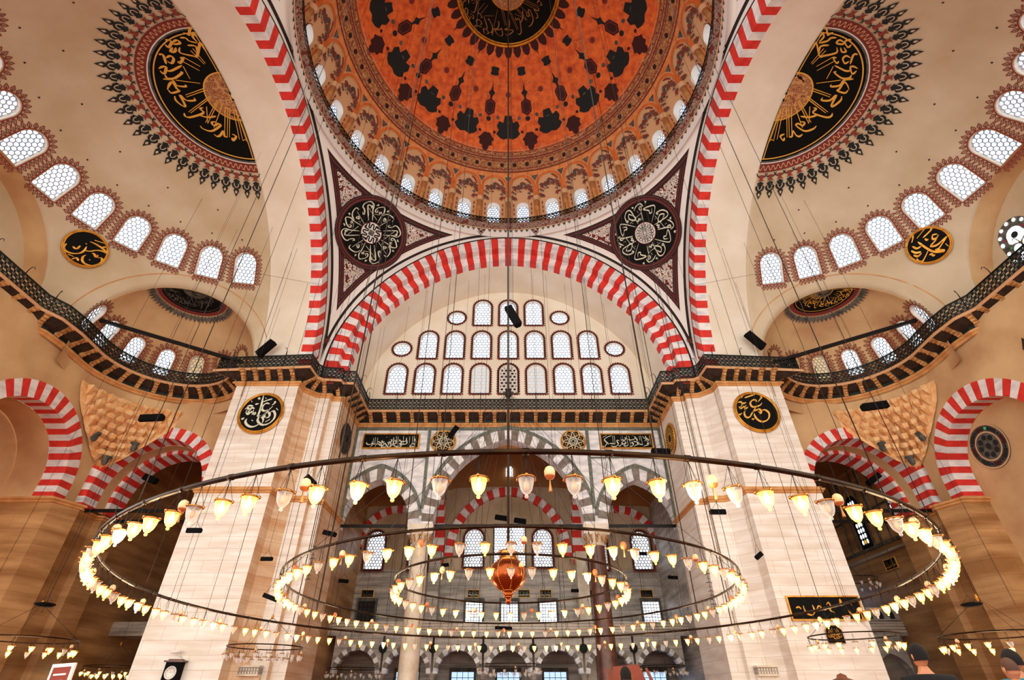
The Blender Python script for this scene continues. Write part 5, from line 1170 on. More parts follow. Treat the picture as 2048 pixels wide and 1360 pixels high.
# ---- pendentive roundels
for sx, key, lab in ((-1, 'pendL', 'dark round medallion with ivory radiating script, left of the window arch crown'), (1, 'pendR', 'dark round medallion with ivory script and ornate centre, right of the window arch crown')):
    n_ = Vector((sx * .577, .577, .579)).normalized(); e1 = Vector((n_.y, -n_.x, 0)).normalized(); e2 = e1.cross(n_).normalized() * 1.0
    if e2.z < 0: e2 = -e2
    if e1.x < 0: e1 = -e1
    def pf(lift): return lambda x, y: tuple(Vector((0, 0, Z0)) + (n_ * RP + e1 * x + e2 * y).normalized() * (RP - lift))
    k = 2.35
    mb = MB(); ringf(mb, (0, 0), .01, k * 1.08, ink, pf(.12), 64, 4)
    o = mb.build('pendentive_roundel', label=lab, cat='roundel')
    mb = MB(); ringf(mb, (0, 0), k * 1.06, k * 1.27, brownl, pf(.14), 72); ringf(mb, (0, 0), k * 1.1, k * 1.14, maroon, pf(.16), 72); ringf(mb, (0, 0), k * 1.2, k * 1.22, maroon, pf(.16), 72)
    mb.build('painted_frame', o)
    mb = MB(); ringf(mb, (0, 0), .01, k * .35, borderw, pf(.15), 40); ringf(mb, (0, 0), k * .35, k * .37, lace, pf(.155), 40)
    if sx < 0:
        for q in range(4):
            for p in ([(-.26, .12), (-.26, .28), (-.18, .3), (-.16, .16), (-.1, .16), (-.08, .3), (0, .3), (.02, .16), (.08, .16), (.1, .3), (.18, .28)],):
                stroke(mb, rot2(p, q * pi / 2 + .12, k * .92), .1, ink, pf(.17), taper=False, n=3)
        fill(mb, rot2([(-.09, -.09), (.09, -.09), (.09, .09), (-.09, .09)], 0, k), greyp, pf(.18))
    else:
        for q in range(16):
            stroke(mb, rot2([(.05, 0), (.16, .06), (.26, -.02), (.3, -.1), (.22, -.12), (.12, -.03)], q * pi / 8, k), .05, greyp, pf(.17), n=3)
    mb.build('ivory_centre', o)
    mb = MB()
    for q in range(4):
        for s_ in LET[key]: stroke(mb, rot2(s_, q * pi / 2, k), .105, cream_ink, pf(.16), nib=.9 if len(s_) > 2 else None, n=4)
    mb.build('lettering', o)
# little lattice finials on the white border
for sx in (-1, 1):
    for P_, r_ in (((sx * 2.35, 13.1, 32.72), .3), ((sx * 13.32, 13.32, 21.4), .38)):
        mb = MB(); 
        for a in (0, 1):
            for q in (-.33, 0, .33): stroke(mb, rot2([(q, -1 + abs(q)), (q, 1 - abs(q))], pi / 2 * a + pi / 4, r_ * .75), .05, lace, lambda x, y: (P_[0] + x, P_[1] - .12, P_[2] + y), taper=False)
        fr = [(0, -1.5), (.25, -.9), (.9, 0), (.25, .9), (0, 1.5), (-.25, .9), (-.9, 0), (-.25, -.9), (0, -1.5)]
        stroke(mb, [(x * r_, y * r_) for x, y in fr], .05, brownl, lambda x, y: (P_[0] + x, P_[1] - .13, P_[2] + y), taper=False, n=1, smooth=False); S(mb, trim())
# ---- hung boards
def roundel(M, r, key, lab, lw=.13, mt=None, name='calligraphy_roundel', frame_m=None, extra=None, t=.12, nib=.7):
    mt = mt or cream_ink; mb = MB(); mb.lathe([(0, 0), (r, 0), (r, t), (0, t)], (0, 0, 0), ink, 56, smooth=False); mb.v = [(x, y, z) for x, y, z in mb.v]
    mb.obj_xf(M); o = mb.build(name, label=lab, cat='roundel')
    mb = MB(); mb.tube([(r * cos(2 * pi * i / 64), r * sin(2 * pi * i / 64), t) for i in range(64)], r * .045, frame_m or gold, 8, closed=True)
    mb.tube([(r * 1.07 * cos(2 * pi * i / 64), r * 1.07 * sin(2 * pi * i / 64), t * .7) for i in range(64)], r * .04, gold, 8, closed=True); mb.obj_xf(M); mb.build('gilt_frame', o)
    mb = MB(); sf = GP(M, t + .02)
    if key: letters(mb, key, lw, mt, sf, nib=nib)
    if extra: extra(mb, sf)
    mb.build('lettering', o); return o
roundel(frame((-15.86, 12.4, 15.07), (1, 0, 0), (0, -1, 0)), 1.32, 'uthman', 'gold framed black roundel with ivory script high on the left pier', .15, cream_ink)
roundel(frame((15.96, 12.4, 15.15), (1, 0, 0), (0, -1, 0)), 1.32, 'umar', 'gold framed black roundel with golden script high on the right pier', .15, goldp)
for s, key, P_, lab in ((-1, 'hasan', (-26.76, 5.878, 23.28), 'gold framed round board with golden script on the left half dome, below its windows'), (1, 'muhammad', (26.68, 5.81, 23.53), 'gold framed round board with golden script on the right half dome, below its windows')):
    z = (Vector((s * XH, 0, ZH)) - Vector(P_)).normalized(); x = Vector((0, 0, 1)).cross(z)
    roundel(frame(Vector(P_) + z * .12, x, z), 1.08, key, lab, .13, gold)
for s in (-1, 1):
    def ex(mb, sf):
        for q in range(24): stroke(mb, rot2([(.25, 0), (.6, .12), (.95, 0), (1.05, -.15)], 2 * pi * q / 24), .05, goldp if s > 0 else greyp, sf)
        for r in (.35, .7, 1.1): ringf(mb, (0, 0), r - .02, r + .02, goldp if s > 0 else greyp, sf, 40)
    M = frame((s * 11.6, 16.5, 15.2), (0, -s * 1.0, 0) if s < 0 else (0, 1, 0), (-s, 0, 0)); M = frame((s * 11.6, 16.5, 15.2), (0, s * -1.0, 0), (-s, 0, 0))
    o = roundel(M, .98, None, 'dark narrow looking roundel on the inner face of the %s pier' % ('left' if s < 0 else 'right'), extra=ex, frame_m=brownl if s < 0 else gold)
    for c_ in kids(o):
        if s < 0 and c_.name.startswith('gilt_frame'): c_.data.materials.clear(); c_.data.materials.append(brownl)
# eight pointed star roundels and inscription panels over the arcade
for s in (-1, 1):
    def ex(mb, sf):
        R_ = .78
        for q in range(8):
            a = 2 * pi * q / 8
            p0 = (R_ * cos(a), R_ * sin(a)); p1 = (R_ * cos(a + 3 * pi / 4), R_ * sin(a + 3 * pi / 4)); stroke(mb, [p0, p1], .045, cream_ink, sf, taper=False)
            stroke(mb, rot2([(.42, -.1), (.56, -.14), (.66, 0), (.56, .14), (.42, .1)], a + .39), .04, gold, sf, n=3, taper=False)
            stroke(mb, rot2([(.74, -.2), (.8, -.05), (.74, .08), (.8, .2)], a), .045, cream_ink, sf, n=3, taper=False)
            stroke(mb, rot2([(.1, 0), (.2, .07), (.28, 0), (.2, -.07), (.1, 0)], a), .03, cream_ink, sf, n=2, taper=False)
    roundel(frame((s * 4.88, LW - .06, 15.92), (1, 0, 0), (0, -1, 0)), .86, None, 'small gold roundel with an eight pointed star, %s of the middle striped arch' % ('left' if s < 0 else 'right'), extra=ex, t=.06)
def panel(M, w_, h_, key, lab, lw=.1, mt=None, f=.09, extra=None, name='inscription_panel', xf=None, fm=None, nib=.7):
    mb = MB(); mb.box(-w_ / 2, w_ / 2, -h_ / 2, h_ / 2, 0, .05, ink); mb.obj_xf(M); o = mb.build(name, label=lab, cat='panel')
    mb = MB()
    for a in ((-w_ / 2 - f, w_ / 2 + f, h_ / 2, h_ / 2 + f), (-w_ / 2 - f, w_ / 2 + f, -h_ / 2 - f, -h_ / 2), (-w_ / 2 - f, -w_ / 2, -h_ / 2, h_ / 2), (w_ / 2, w_ / 2 + f, -h_ / 2, h_ / 2)): mb.box(*a, 0, .1, fm or gold)
    mb.obj_xf(M); mb.build('gilt_frame', o)
    mb = MB()
    if key: letters(mb, key, lw, mt or goldp, GP(M, .07), nib=nib, xf=xf)
    if extra: extra(mb, GP(M, .07))
    mb.build('lettering', o); return o
panel(frame((-8.815, LW - .04, 15.95), (1, 0, 0), (0, -1, 0)), 4.1, 1.05, 'plaqL', 'long black inscription panel with gold script above the small arch by the left pier', .085, cream_ink)
panel(frame((8.9, LW - .04, 15.95), (1, 0, 0), (0, -1, 0)), 3.75, 1.05, 'plaqR', 'long black inscription panel with gold script above the small arch by the right pier', .085, cream_ink)
def scribble(w_, h_, seed, n, mt, lw):
    def f(mb, sf):
        r = random.Random(seed)
        for i in range(n):
            x = -w_ / 2 + w_ * (i + .5) / n
            if i % 3 != 2: stroke(mb, [(x, h_ * .38), (x + .02, -h_ * .1)], lw, mt, sf)
            y = -h_ * (.1 + .2 * r.random()); a = w_ / n
            stroke(mb, [(x + a, y + h_ * .12), (x + a * .4, y - h_ * .1), (x - a * .5, y - h_ * .08), (x - a * .7, y + h_ * .1)], lw, mt, sf, nib=.7, n=3)
            if r.random() < .5: disc(mb, (x, h_ * (.1 + .25 * r.random())), lw * .6, mt, sf, 4)
    return f
for x, mtl, lab in ((-2.85, cream_ink, 'small bright inscription panel on the rear wall, left of the copper globe'), (1.28, cream_ink, 'small inscription panel on the rear wall half behind the copper globe'), (3.05, cream_ink, 'small bright inscription panel on the rear wall, right of the copper globe'),
                    (-11.5, greyp, 'small dim inscription panel on the rear wall above the dark window'), (11.3, greyp, 'small dim inscription panel on the rear wall by the right pier'), (7.15, greyp, 'small dim inscription panel on the rear wall, partly behind the red porphyry column')):
    panel(frame((x, BY - .05, 7.2), (1, 0, 0), (0, -1, 0)), .95 if abs(x) > 8 else .9, .5, None, lab, f=.05, extra=scribble(.85, .44, int(x * 10), 9, mtl, .035), fm=goldp)
# wide black board and small gold board on the right pier
def wide(mb, sf):
    stroke(mb, [(-1.1, .1), (-1.05, -.2), (-.8, -.32), (-.6, -.15), (-.62, .15)], .09, gold, sf, nib=.7)
    stroke(mb, [(-1.5, .0), (-1.35, .05), (-1.25, -.05)], .07, gold, sf); stroke(mb, [(-.45, -.05), (-.3, .1), (-.15, -.05), (0, -.1)], .06, gold, sf)
    stroke(mb, [(.1, .15), (.25, .25), (.3, .05), (.2, -.1), (.4, -.2)], .06, gold, sf); stroke(mb, [(1.1, -.1), (1.25, -.28), (1.5, -.25), (1.6, 0)], .07, gold, sf, nib=.7); stroke(mb, [(1.35, .25), (1.4, .1)], .05, gold, sf)
panel(frame((16.2, 12.27, 3.9), (1, 0, 0), (0, -1, 0)), 3.6, 1.0, None, 'long black board with thin gold frame low on the right pier', extra=wide, f=.07)
mb = MB(); oc = [(-.4, -.38), (.42, -.38), (.42, .18), (.2, .38), (-.2, .38), (-.4, .18)]
M = frame((16.22, 12.25, 2.74), (1, 0, 0), (0, -1, 0)); sf = GP(M, .07)
mb.add([M @ Vector((x, y, z)) for z in (0, .06) for x, y in oc], [tuple(range(6, 12))] + [(i, (i + 1) % 6, 6 + (i + 1) % 6, 6 + i) for i in range(6)], ink)
o = mb.build('calligraphy_board', label='small dark board with clipped corners and crowded gold script on the right pier', cat='panel')
mb = MB(); scribble(.6, .5, 4, 5, gold, .04)(mb, sf); scribble(.5, .4, 9, 4, gold, .03)(mb, lambda x, y: sf(x, y + .12)); mb.build('lettering', o)
mb = MB(); mb.tube([M @ Vector((x, y, .05)) for x, y in oc], .022, orange_m, 5, closed=True); mb.build('frame', o)
# ================================================================ chandeliers and everything that hangs
def nosample(m): 
    try: m.cycles.emission_sampling = 'NONE'
    except Exception: pass
for m_ in (glow, bulb_m, scr): nosample(m_)
def glass_mat(name, col, em, alpha):
    m = bpy.data.materials.new(name); m.use_nodes = True; nt = m.node_tree; b = nt.nodes['Principled BSDF']
    b.inputs['Base Color'].default_value = lin(col); b.inputs['Roughness'].default_value = .1
    b.inputs['Emission Color'].default_value = lin(em[0]); b.inputs['Emission Strength'].default_value = em[1]
    lw_ = nt.nodes.new('ShaderNodeLayerWeight'); lw_.inputs[0].default_value = .35
    mr = nt.nodes.new('ShaderNodeMapRange'); mr.inputs[3].default_value = alpha[0]; mr.inputs[4].default_value = alpha[1]
    nt.links.new(lw_.outputs['Facing'], mr.inputs[0]); nt.links.new(mr.outputs[0], b.inputs['Alpha']); nosample(m); return m
g_lit = glass_mat('lit_lamp_glass', 'ffe2a0', ('ffc050', 2.4), (.35, 1.0)); g_off = glass_mat('faint_glow_lamp_glass', 'f4efe6', ('fff4e0', .12), (.25, .9))  # unlit cups get a faint added glow although no bulb burns in them
egg_m = mat('ostrich_egg', 'ead0a0', col2='d8b47c', scale=6, rough=.35); egg_r = mat('terracotta_egg', 'd07840', col2='b85c2c', scale=6, rough=.4)
bronze = mat('dark_bronze', '1e130b', rough=.32, metal=.85, col2='38230f', scale=4)
CUP = [(.012, -.21), (.02, -.2), (.02, -.185), (.012, -.175), (.035, -.16), (.062, -.12), (.076, -.07), (.083, -.02), (.09, 0)]
def lamp_meshes():
    d = {}
    for k, gm in (('lit', g_lit), ('off', g_off)):
        mb = MB(); mb.lathe(CUP, (0, 0, 0), gm, 14); d['cup_' + k] = mb.mesh('glass_lamp')
    mb = MB(); mb.tube([(.094 * cos(2 * pi * i / 14), .094 * sin(2 * pi * i / 14), .004) for i in range(14)], .011, brass, 5, closed=True)
    mb.lathe([(.02, .012), (.09, .006)], (0, 0, 0), bronze, 12)
    for q in range(3): a = 2 * pi * q / 3; mb.lathe([(0, -.02), (.015, -.01), (.02, .004), (.015, .018), (0, .025)], (.104 * cos(a), .104 * sin(a), 0), brass, 6)
    d['rim'] = mb.mesh('rim')
    mb = MB(); mb.tube([(0, 0, .01), (0, 0, .29)], .005, iron, 4)
    for q in range(3): a = 2 * pi * q / 3; mb.tube([(.1 * cos(a), .1 * sin(a), .01), (0, 0, .27)], .0028, iron, 3)
    d['wires'] = mb.mesh('wires')
    for k, bm_ in (('lit', bulb_m), ('off', egg_m)):
        mb = MB(); mb.lathe([(0, -.13), (.022, -.12), (.034, -.09), (.028, -.05), (.014, -.02), (.014, .0)], (0, 0, 0), bm_, 8); d['bulb_' + k] = mb.mesh('bulb')
    mb = MB(); mb.lathe([(0, -.07), (.035, -.06), (.058, -.02), (.06, .02), (.045, .055), (.02, .072), (0, .075)], (0, 0, 0), egg_m, 14)
    mb.lathe([(0, -.075), (.038, -.062), (.056, -.035)], (0, 0, 0), egg_r, 12); d['egg'] = mb.mesh('hanging_egg')
    mb = MB(); mb.lathe([(0, -.07), (.035, -.06), (.058, -.02), (.06, .02), (.045, .055), (.02, .072), (0, .075)], (0, 0, 0), egg_r, 14); d['egg_r'] = mb.mesh('hanging_egg')
    mb = MB(); mb.lathe([(.006, -.075), (.008, -.12), (.018, -.19), (.02, -.2), (0, -.2)], (0, 0, 0), orange_m, 8); d['tassel'] = mb.mesh('tassel')
    mb = MB(); mb.tube([(0, 0, .07), (0, 0, .25)], .004, iron, 4); d['cord'] = mb.mesh('cord')
    return d
LM = lamp_meshes()
def link(me, name, parent, loc=(0, 0, 0), rz=0):
    o = bpy.data.objects.new(name, me); sc.collection.objects.link(o); o.parent = parent; o.location = loc; o.rotation_euler = (0, 0, rz); return o
def near_order(EP, n, cy):
    """lamp indices sorted by closeness to the visitor"""
    return sorted(range(n), key=lambda i: EP(i / n)[0] ** 2 + (cy + EP(i / n)[1] + 16.76) ** 2)
LITP = {0: 0, 1: 0, 2: 1, 3: 1, 4: 0, 5: 0, 6: 1, 7: 1, 8: 0, 9: 1, -1: 1, -2: 0, -3: 1, -4: 1, -5: 1, -6: 0, -7: 1, -8: 1, -9: 0}
def big_ring(cx, cy, z, rx, ry, n, lab, rr, watts, redegg=False):
    t = empty('ring_chandelier', (cx, cy, z), label=lab, cat='chandelier')
    # even spacing along the slightly oval ring; u=0 is the point nearest the visitor
    N = 720; acc = [0]; raw = [(rx * cos(2 * pi * i / N - pi / 2), ry * sin(2 * pi * i / N - pi / 2)) for i in range(N + 1)]
    for i in range(N): acc.append(acc[-1] + hypot(raw[i + 1][0] - raw[i][0], raw[i + 1][1] - raw[i][1]))
    tab = []
    i = 0
    for q in range(N + 1):
        d = acc[-1] * q / N
        while i < N - 1 and acc[i + 1] < d: i += 1
        k = (d - acc[i]) / (acc[i + 1] - acc[i]); tab.append((raw[i][0] + (raw[i + 1][0] - raw[i][0]) * k, raw[i][1] + (raw[i + 1][1] - raw[i][1]) * k))
    EP = lambda u: tab[int(round((u % 1) * N)) % N]
    mb = MB(); mb.tube([(*EP(i / 180), 0) for i in range(180)], rr, bronze, 8, closed=True)
    for i in range(0, n, 2):      # little cleats on the tube
        x, y = EP(i / n); mb.tube([(x - y * .004, y + x * .004, 0), (x + y * .004, y - x * .004, 0)], rr * 1.15, bronze, 6)
    mb.build('ring_tube', t)
    order = near_order(EP, n, cy); keep = set(order[:100]); rest = MB()
    for i in range(n):
        k = i if i <= n / 2 else i - n; x, y = EP(i / n); p = (x, y, -.3); a = atan2(y, x)
        lit = LITP.get(k, (k * 7) % 10 < 7)
        if i in keep:
            g = link(LM['cup_lit' if lit else 'cup_off'], 'glass_lamp', t, p, a)
            link(LM['rim'], 'rim', g); link(LM['wires'], 'wires', g); link(LM['bulb_lit' if lit else 'bulb_off'], 'bulb', g)
        else:
            rest.lathe(CUP, p, g_lit if lit else g_off, 10); rest.lathe([(.02, .012), (.1, .004)], p, brass, 8); rest.tube([(p[0], p[1], -.28), (p[0], p[1], 0)], .005, iron, 3)
            rest.lathe([(0, -.13), (.034, -.09), (.014, 0)], p, bulb_m if lit else egg_m, 6)
    if rest.v: o = rest.build('distant_glass_lamps', t); o['kind'] = 'stuff'
    for j in range(n // 4):
        x, y = EP((4 * j + .5) / n); e = link(LM['egg_r' if (redegg and j % 2) else 'egg'], 'hanging_egg', t, (x, y, -.24), atan2(y, x))
        link(LM['tassel'], 'tassel', e); link(LM['cord'], 'cord', e)
    nl = max(6, int(rx * 1.8))
    for j in range(nl):
        x, y = EP((j + .5) / nl); L = bpy.data.lights.new('lamp_light', 'POINT'); L.energy = watts; L.color = (1, .72, .4); L.shadow_soft_size = .25
        o = bpy.data.objects.new('lamp_light', L); sc.collection.objects.link(o); o.parent = t; o.location = (x, y, -.42)
    return t
RINGS = [(.19, -1.64, 2.22, 9.17, 9.93, 130, 'widest bronze ring chandelier, outermost of the three nested rings', .034, 60, False), (.05, -.3, 2.6, 6.25, 7.0, 88, 'middle bronze ring chandelier of the three nested rings', .03, 50, True), (.06, -1.45, 2.67, 3.14, 3.43, 44, 'smallest inner bronze ring chandelier around the copper globe', .028, 50, True)]
for a in RINGS: big_ring(*a)
def ceil_z(x, y):
    h = hypot(x, y)
    if h < 12.8: return min(46.5, ZD + sqrt(max(0, RD ** 2 - h * h)) - .1)
    if abs(x) > 13.2: 
        h = hypot(abs(x) - XH, y)
        if abs(x) > XH: return ZH + sqrt(max(1, RH ** 2 - h * h)) - .1
        return ZH + 12.2 * sqrt(max(.01, 1 - (y / 11.9) ** 2)) - .1
    if abs(y) > 13.2: return 19.3 + sqrt(max(1, 11.3 ** 2 - x * x)) - .1
    return 19.3 + sqrt(max(1, RP ** 2 - x * x - y * y)) - .1
# small chandeliers near the walls
def small_ring(P_, R, lit, lab, n=18, watts=40, tiers=1):
    t = empty('small_chandelier', P_, label=lab, cat='chandelier')
    mb = MB(); mb.tube([(R * cos(2 * pi * i / 48), R * sin(2 * pi * i / 48), 0) for i in range(48)], .025, bronze, 6, closed=True); mb.build('ring_tube', t)
    mb = MB(); H = 1.2
    for q in range(3): a = 2 * pi * q / 3 + .4; mb.tube([(R * cos(a), R * sin(a), 0), (0, 0, H)], .008, iron, 4)
    mb.lathe([(0, H - .1), (.06, H - .06), (.05, H + .05), (.02, H + .12)], (0, 0, 0), gold, 8); mb.tube([(0, 0, H), (0, 0, (ceil_z(P_[0], P_[1]) - P_[2] + .2) if P_[1] < 12 else H + 3)], .008, iron, 4); mb.build('suspension', t)
    for ti in range(tiers):
        Rt = R * (1 - .35 * ti)
        for i in range(n):
            a = 2 * pi * i / n + ti; mb = None
            g = link(LM['cup_lit' if (lit and i % 6) else 'cup_off'], 'glass_lamp', t, (Rt * cos(a), Rt * sin(a), -.32 - .12 * ti), a)
            link(LM['rim'], 'rim', g); link(LM['wires'], 'wires', g)
            if lit and i % 6: link(LM['bulb_lit'], 'bulb', g)
    for j in range(4):
        a = 2 * pi * j / 4; e = link(LM['egg'], 'hanging_egg', t, (R * cos(a + .17), R * sin(a + .17), -.22)); link(LM['tassel'], 'tassel', e)
    if lit:
        L = bpy.data.lights.new('lamp_light', 'POINT'); L.energy = watts; L.color = (1, .7, .38); L.shadow_soft_size = .5
        o = bpy.data.objects.new('lamp_light', L); sc.collection.objects.link(o); o.parent = t; o.location = (0, 0, -.4)
    return t
small_ring((-18.26, 5.35, 1.92), 1.7, 1, 'small lit ring chandelier cut by the left edge of the picture', watts=160)
small_ring((-24.46, 20.4, 1.78), 1.5, 1, 'small lit chandelier deep in the left aisle beyond the left pier', watts=60, n=14, tiers=2)
small_ring((-11.0, 9.96, 2.02), 1.6, 0, 'small unlit glass chandelier low in front of the left pier', tiers=2)
small_ring((13.6, 6.3, 2.12), 1.6, 1, 'small lit ring chandelier low in front of the right pier', watts=120)
small_ring((17.42, 4.1, 1.95), 1.7, 1, 'small lit ring chandelier cut by the right edge of the picture', watts=160)
small_ring((.11, 22.08, 1.94), 2.0, 0, 'small unlit chandelier below the bright windows in the middle of the rear aisle', tiers=2)
small_ring((-10.0, 22.3, 1.75), 1.7, 0, 'small unlit chandelier in the rear aisle left of the pale column')
small_ring((10.2, 22.9, 1.92), 1.5, 0, 'small unlit chandelier in the rear aisle right of the porphyry column')
small_ring((22.8, 20.0, 6.6), 1.6, 0, 'dim unlit chandelier high in the right aisle above the balcony')
# central rod, fan of wires and the copper globe
mb = MB(); mb.tube([(0, 0, 3.9), (0, 0, 47.0)], .045, mat('dull_steel', '4c4843', rough=.3, metal=.8), 8); mb.lathe([(.05, 0), (.12, .1), (.12, .3), (.05, .4)], (0, 0, 9.3), iron, 10)
rod = mb.build('suspension_rod', label='long straight steel rod hanging from the crown of the dome to the copper globe', cat='rod')
mb = MB()
for g_ in RINGS[1:]:
    for q in range(8): a = 2 * pi * (q + .5) / 8; mb.tube([(.06 * cos(a), .06 * sin(a), 9.5), (g_[0] + g_[3] * cos(a), g_[1] + g_[4] * sin(a), g_[2])], .007, cable_m, 3)
mb.build('stay_wires', rod)
g = empty('globe_lantern', (0, 0, 2.34), label='large ribbed copper globe lantern with gold beaded bands at the centre of the rings', cat='lantern')
prof = [(0, 0), (.05, .03), (.085, .09), (.06, .15), (.12, .2), (.16, .27), (.13, .33), (.2, .37), (.36, .47), (.5, .62), (.565, .82), (.54, 1.0), (.44, 1.14), (.3, 1.21)]
mb = MB(); mb.lathe(prof, (0, 0, 0), copper, 32); mb.build('copper_body', g)
mb = MB(); mb.lathe([(.3, 1.2), (.33, 1.24), (.27, 1.3), (.25, 1.42), (.3, 1.47), (.22, 1.52), (.1, 1.56), (.05, 1.62)], (0, 0, 0), brass, 24)
for z_, r_ in ((.2, .125), (.27, .165), (.37, .21), (1.22, .33)): mb.tube([(r_ * cos(2 * pi * i / 24), r_ * sin(2 * pi * i / 24), z_) for i in range(24)], .016, brass, 5, closed=True)
mb.build('gilt_neck', g)
for q in range(8):
    a = 2 * pi * q / 8 + .2; mb = MB(); pts = prof[7:]
    for (r0, z0), (r1, z1) in zip(pts[:-1], pts[1:]):
        for k in range(3):
            r_ = r0 + (r1 - r0) * k / 3 + .012; z_ = z0 + (z1 - z0) * k / 3
            mb.lathe([(0, -.018), (.016, 0), (0, .018)], (r_ * cos(a), r_ * sin(a), z_), gold, 5)
    mb.tube([((r + .005) * cos(a), (r + .005) * sin(a), z_) for r, z_ in pts], .012, brass, 5); mb.build('beaded_band', g)
for q in range(4):
    a = 2 * pi * q / 4 + .6; mb = MB(); mb.tube([((.27 + .11 * sin(t)) * cos(a), (.27 + .11 * sin(t)) * sin(a), 1.3 + .1 * (1 - cos(t))) for t in [pi * 1.3 * k / 8 for k in range(9)]], .016, brass, 5); mb.build('scroll_handle', g)
# vertical cables
def cable(x, y, z0, z1, r, lab, grp):
    mb = MB(); mb.tube([(0, 0, 0), (0, 0, z1 - z0)], r, cable_m, 4); o = mb.build('hanging_cable', label=lab, cat='cable', group=grp); o.location = (x, y, z0)
for rg, n, r_, lab, off in ((RINGS[0], 16, .010, 'dark cable carrying the widest ring chandelier', .16), (RINGS[1], 12, .008, 'dark cable carrying the middle ring chandelier', .3), (RINGS[2], 6, .007, 'dark cable carrying the smallest ring chandelier', .5)):
    for q in range(n):
        a = 2 * pi * q / n + off; x, y = rg[0] + rg[3] * cos(a), rg[1] + rg[4] * sin(a); cable(x, y, rg[2] + .04, ceil_z(x, y) + .15, r_, lab, lab + 's')
for i, (x, y, z0) in enumerate([(-9.9, 15.6, 3), (-8.2, 15.6, 3), (-6.7, 15.2, 3), (-5.0, 15.6, 3), (-3.4, 15.9, 3), (-2.0, 15.6, 3), (2.1, 15.6, 3), (3.2, 15.2, 3), (4.8, 15.6, 3), (6.4, 15.9, 3), (7.9, 15.6, 3), (9.8, 15.6, 3), (9.9, 15.4, 3), (-10.1, 15.3, 3)]):
    cable(x, y, z0, ceil_z(x, y) + .2, .008, 'thin cable hanging in front of the wall of arched windows', 'thin cables in front of the window wall')
for i, (x, y) in enumerate([(-15.2, 9), (-15.6, 9.2), (-16.9, 8), (-20.6, 8.4), (-21.2, 6), (-14.4, 10.4), (15.4, 9), (16.4, 10.5), (17.0, 8.8), (21.0, 8.3), (20.6, 6.2), (14.4, 10.8)]):
    cable(x, y, 3.2, ceil_z(x, y) + .6, .01, 'thin cable hanging from the %s half dome' % ('left' if x < 0 else 'right'), 'thin cables hanging from the %s half dome' % ('left' if x < 0 else 'right'))
for x, y in ((-7.2, 4.6), (7.3, 5.2), (-9.3, 8.1), (9.6, 8.0)): cable(x, y, 2.7, ceil_z(x, y) + .15, .02, 'thick dark chain hanging down to the ring chandeliers', 'thick chains to the ring chandeliers')
for s in (-1, 1):
    mb = MB(); A = Vector((s * 13.0, 10.5, 24.3)); B = Vector((s * 30.5, 4.2, 23.3)); mb.tube([(0, 0, 0), tuple(B - A)], .012, cable_m, 4)
    o = mb.build('stay_cable', label='thin level cable stretched across the %s half dome' % ('left' if s < 0 else 'right'), cat='cable'); o.location = A
# the iron strut above each exedra railing
for s in (-1, 1):
    beam((s * 18.15, 12.3, 18.9), (s * 26.6, 9.2, 20.2), 'heavy dark iron bar spanning the mouth of the recessed bay, %s side' % ('left' if s < 0 else 'right'), None, .1)
# loudspeakers
SPK = [(0.19, -1.00, 12.45, 1.03, -65, 0.30, 'long black speaker hanging tilted beside the central rod before the top windows'), (-16.32, 11.30, 19.38, 1.4, 55, 0.5, 'large black tilted speaker over the left pier railing'), (16.82, 11.30, 20.05, 1.5, -55, 0.5, 'large black tilted speaker over the right pier railing'),
 (-19.35, 8.00, 12.52, 1.27, 3, 0.35, 'black speaker hanging level left of the left pier above the red striped arch'), (20.20, 8.00, 13.25, 1.49, 8, 0.38, 'black speaker hanging level right of the right pier above the red striped arch'), (-3.98, 17.00, 15.95, 1.02, 58, 0.34, 'black tilted speaker in front of the left star roundel'),
 (-10.34, 9.00, 9.41, 0.68, -40, 0.32, 'black speaker tilted downwards before the inner edge of the left pier'), (9.87, 14.00, 13.16, 1.23, -2, 0.34, 'black level speaker beside the right long inscription panel'), (10.16, 8.00, 7.48, 0.78, 0, 0.22, 'short black speaker hanging low before the inner edge of the right pier'),
 (-14.91, 8.00, 6.61, 0.71, 0, 0.21, 'short black speaker hanging before the outer edge of the left pier'), (-11.56, 9.00, 5.56, 0.57, 0, 0.17, 'small black speaker hanging low before the left pier shaft'), (-10.16, 13.00, 7.78, 0.80, -12, 0.24, 'black speaker hanging by the moulding of the left pier inner face'),
 (-8.13, 2.4, 2.9, 0.55, -18, 0.14, 'small black speaker just over the widest ring at the left pier foot'), (11.57, 8.00, 5.49, 0.39, 35, 0.2, 'small black box speaker hanging before the right pier shaft'),
 (-0.53, 24.00, 11.84, 1.1, -8, 0.36, 'black speaker over the big square window, left of the pair'), (0.93, 24.00, 11.61, 1.0, -8, 0.36, 'black speaker over the big square window, right of the pair'), (-10.99, 20.00, 6.55, 0.67, -5, 0.22, 'dim small speaker in the left side bay of the arcade'), (11.18, 20.50, 6.86, 0.67, -3, 0.2, 'dim small speaker in the right side bay of the arcade'),
 (4.5, 20.8, 6.10, 0.53, 0, 0.2, 'small dark speaker left of the red porphyry column'), (-4.4, 21.00, 7.75, 0.54, 5, 0.22, 'small dark speaker right of the pale column'), (-0.33, 23.4, 4.17, 1.20, -2, 0.18, 'flat dark speaker bar below the rear windows, behind the copper globe'),
 (24.4, 16.1, 12.1, 1.2, 32, 0.36, 'black tilted speaker inside the right red striped arch'), (-23.9, 16.1, 12.1, 1.0, -20, 0.42, 'black stubby speaker inside the left red striped arch'), (9.41, 21.00, 8.5, 0.76, -3, 0.2, 'small dark speaker in front of the far right arched rear window')]
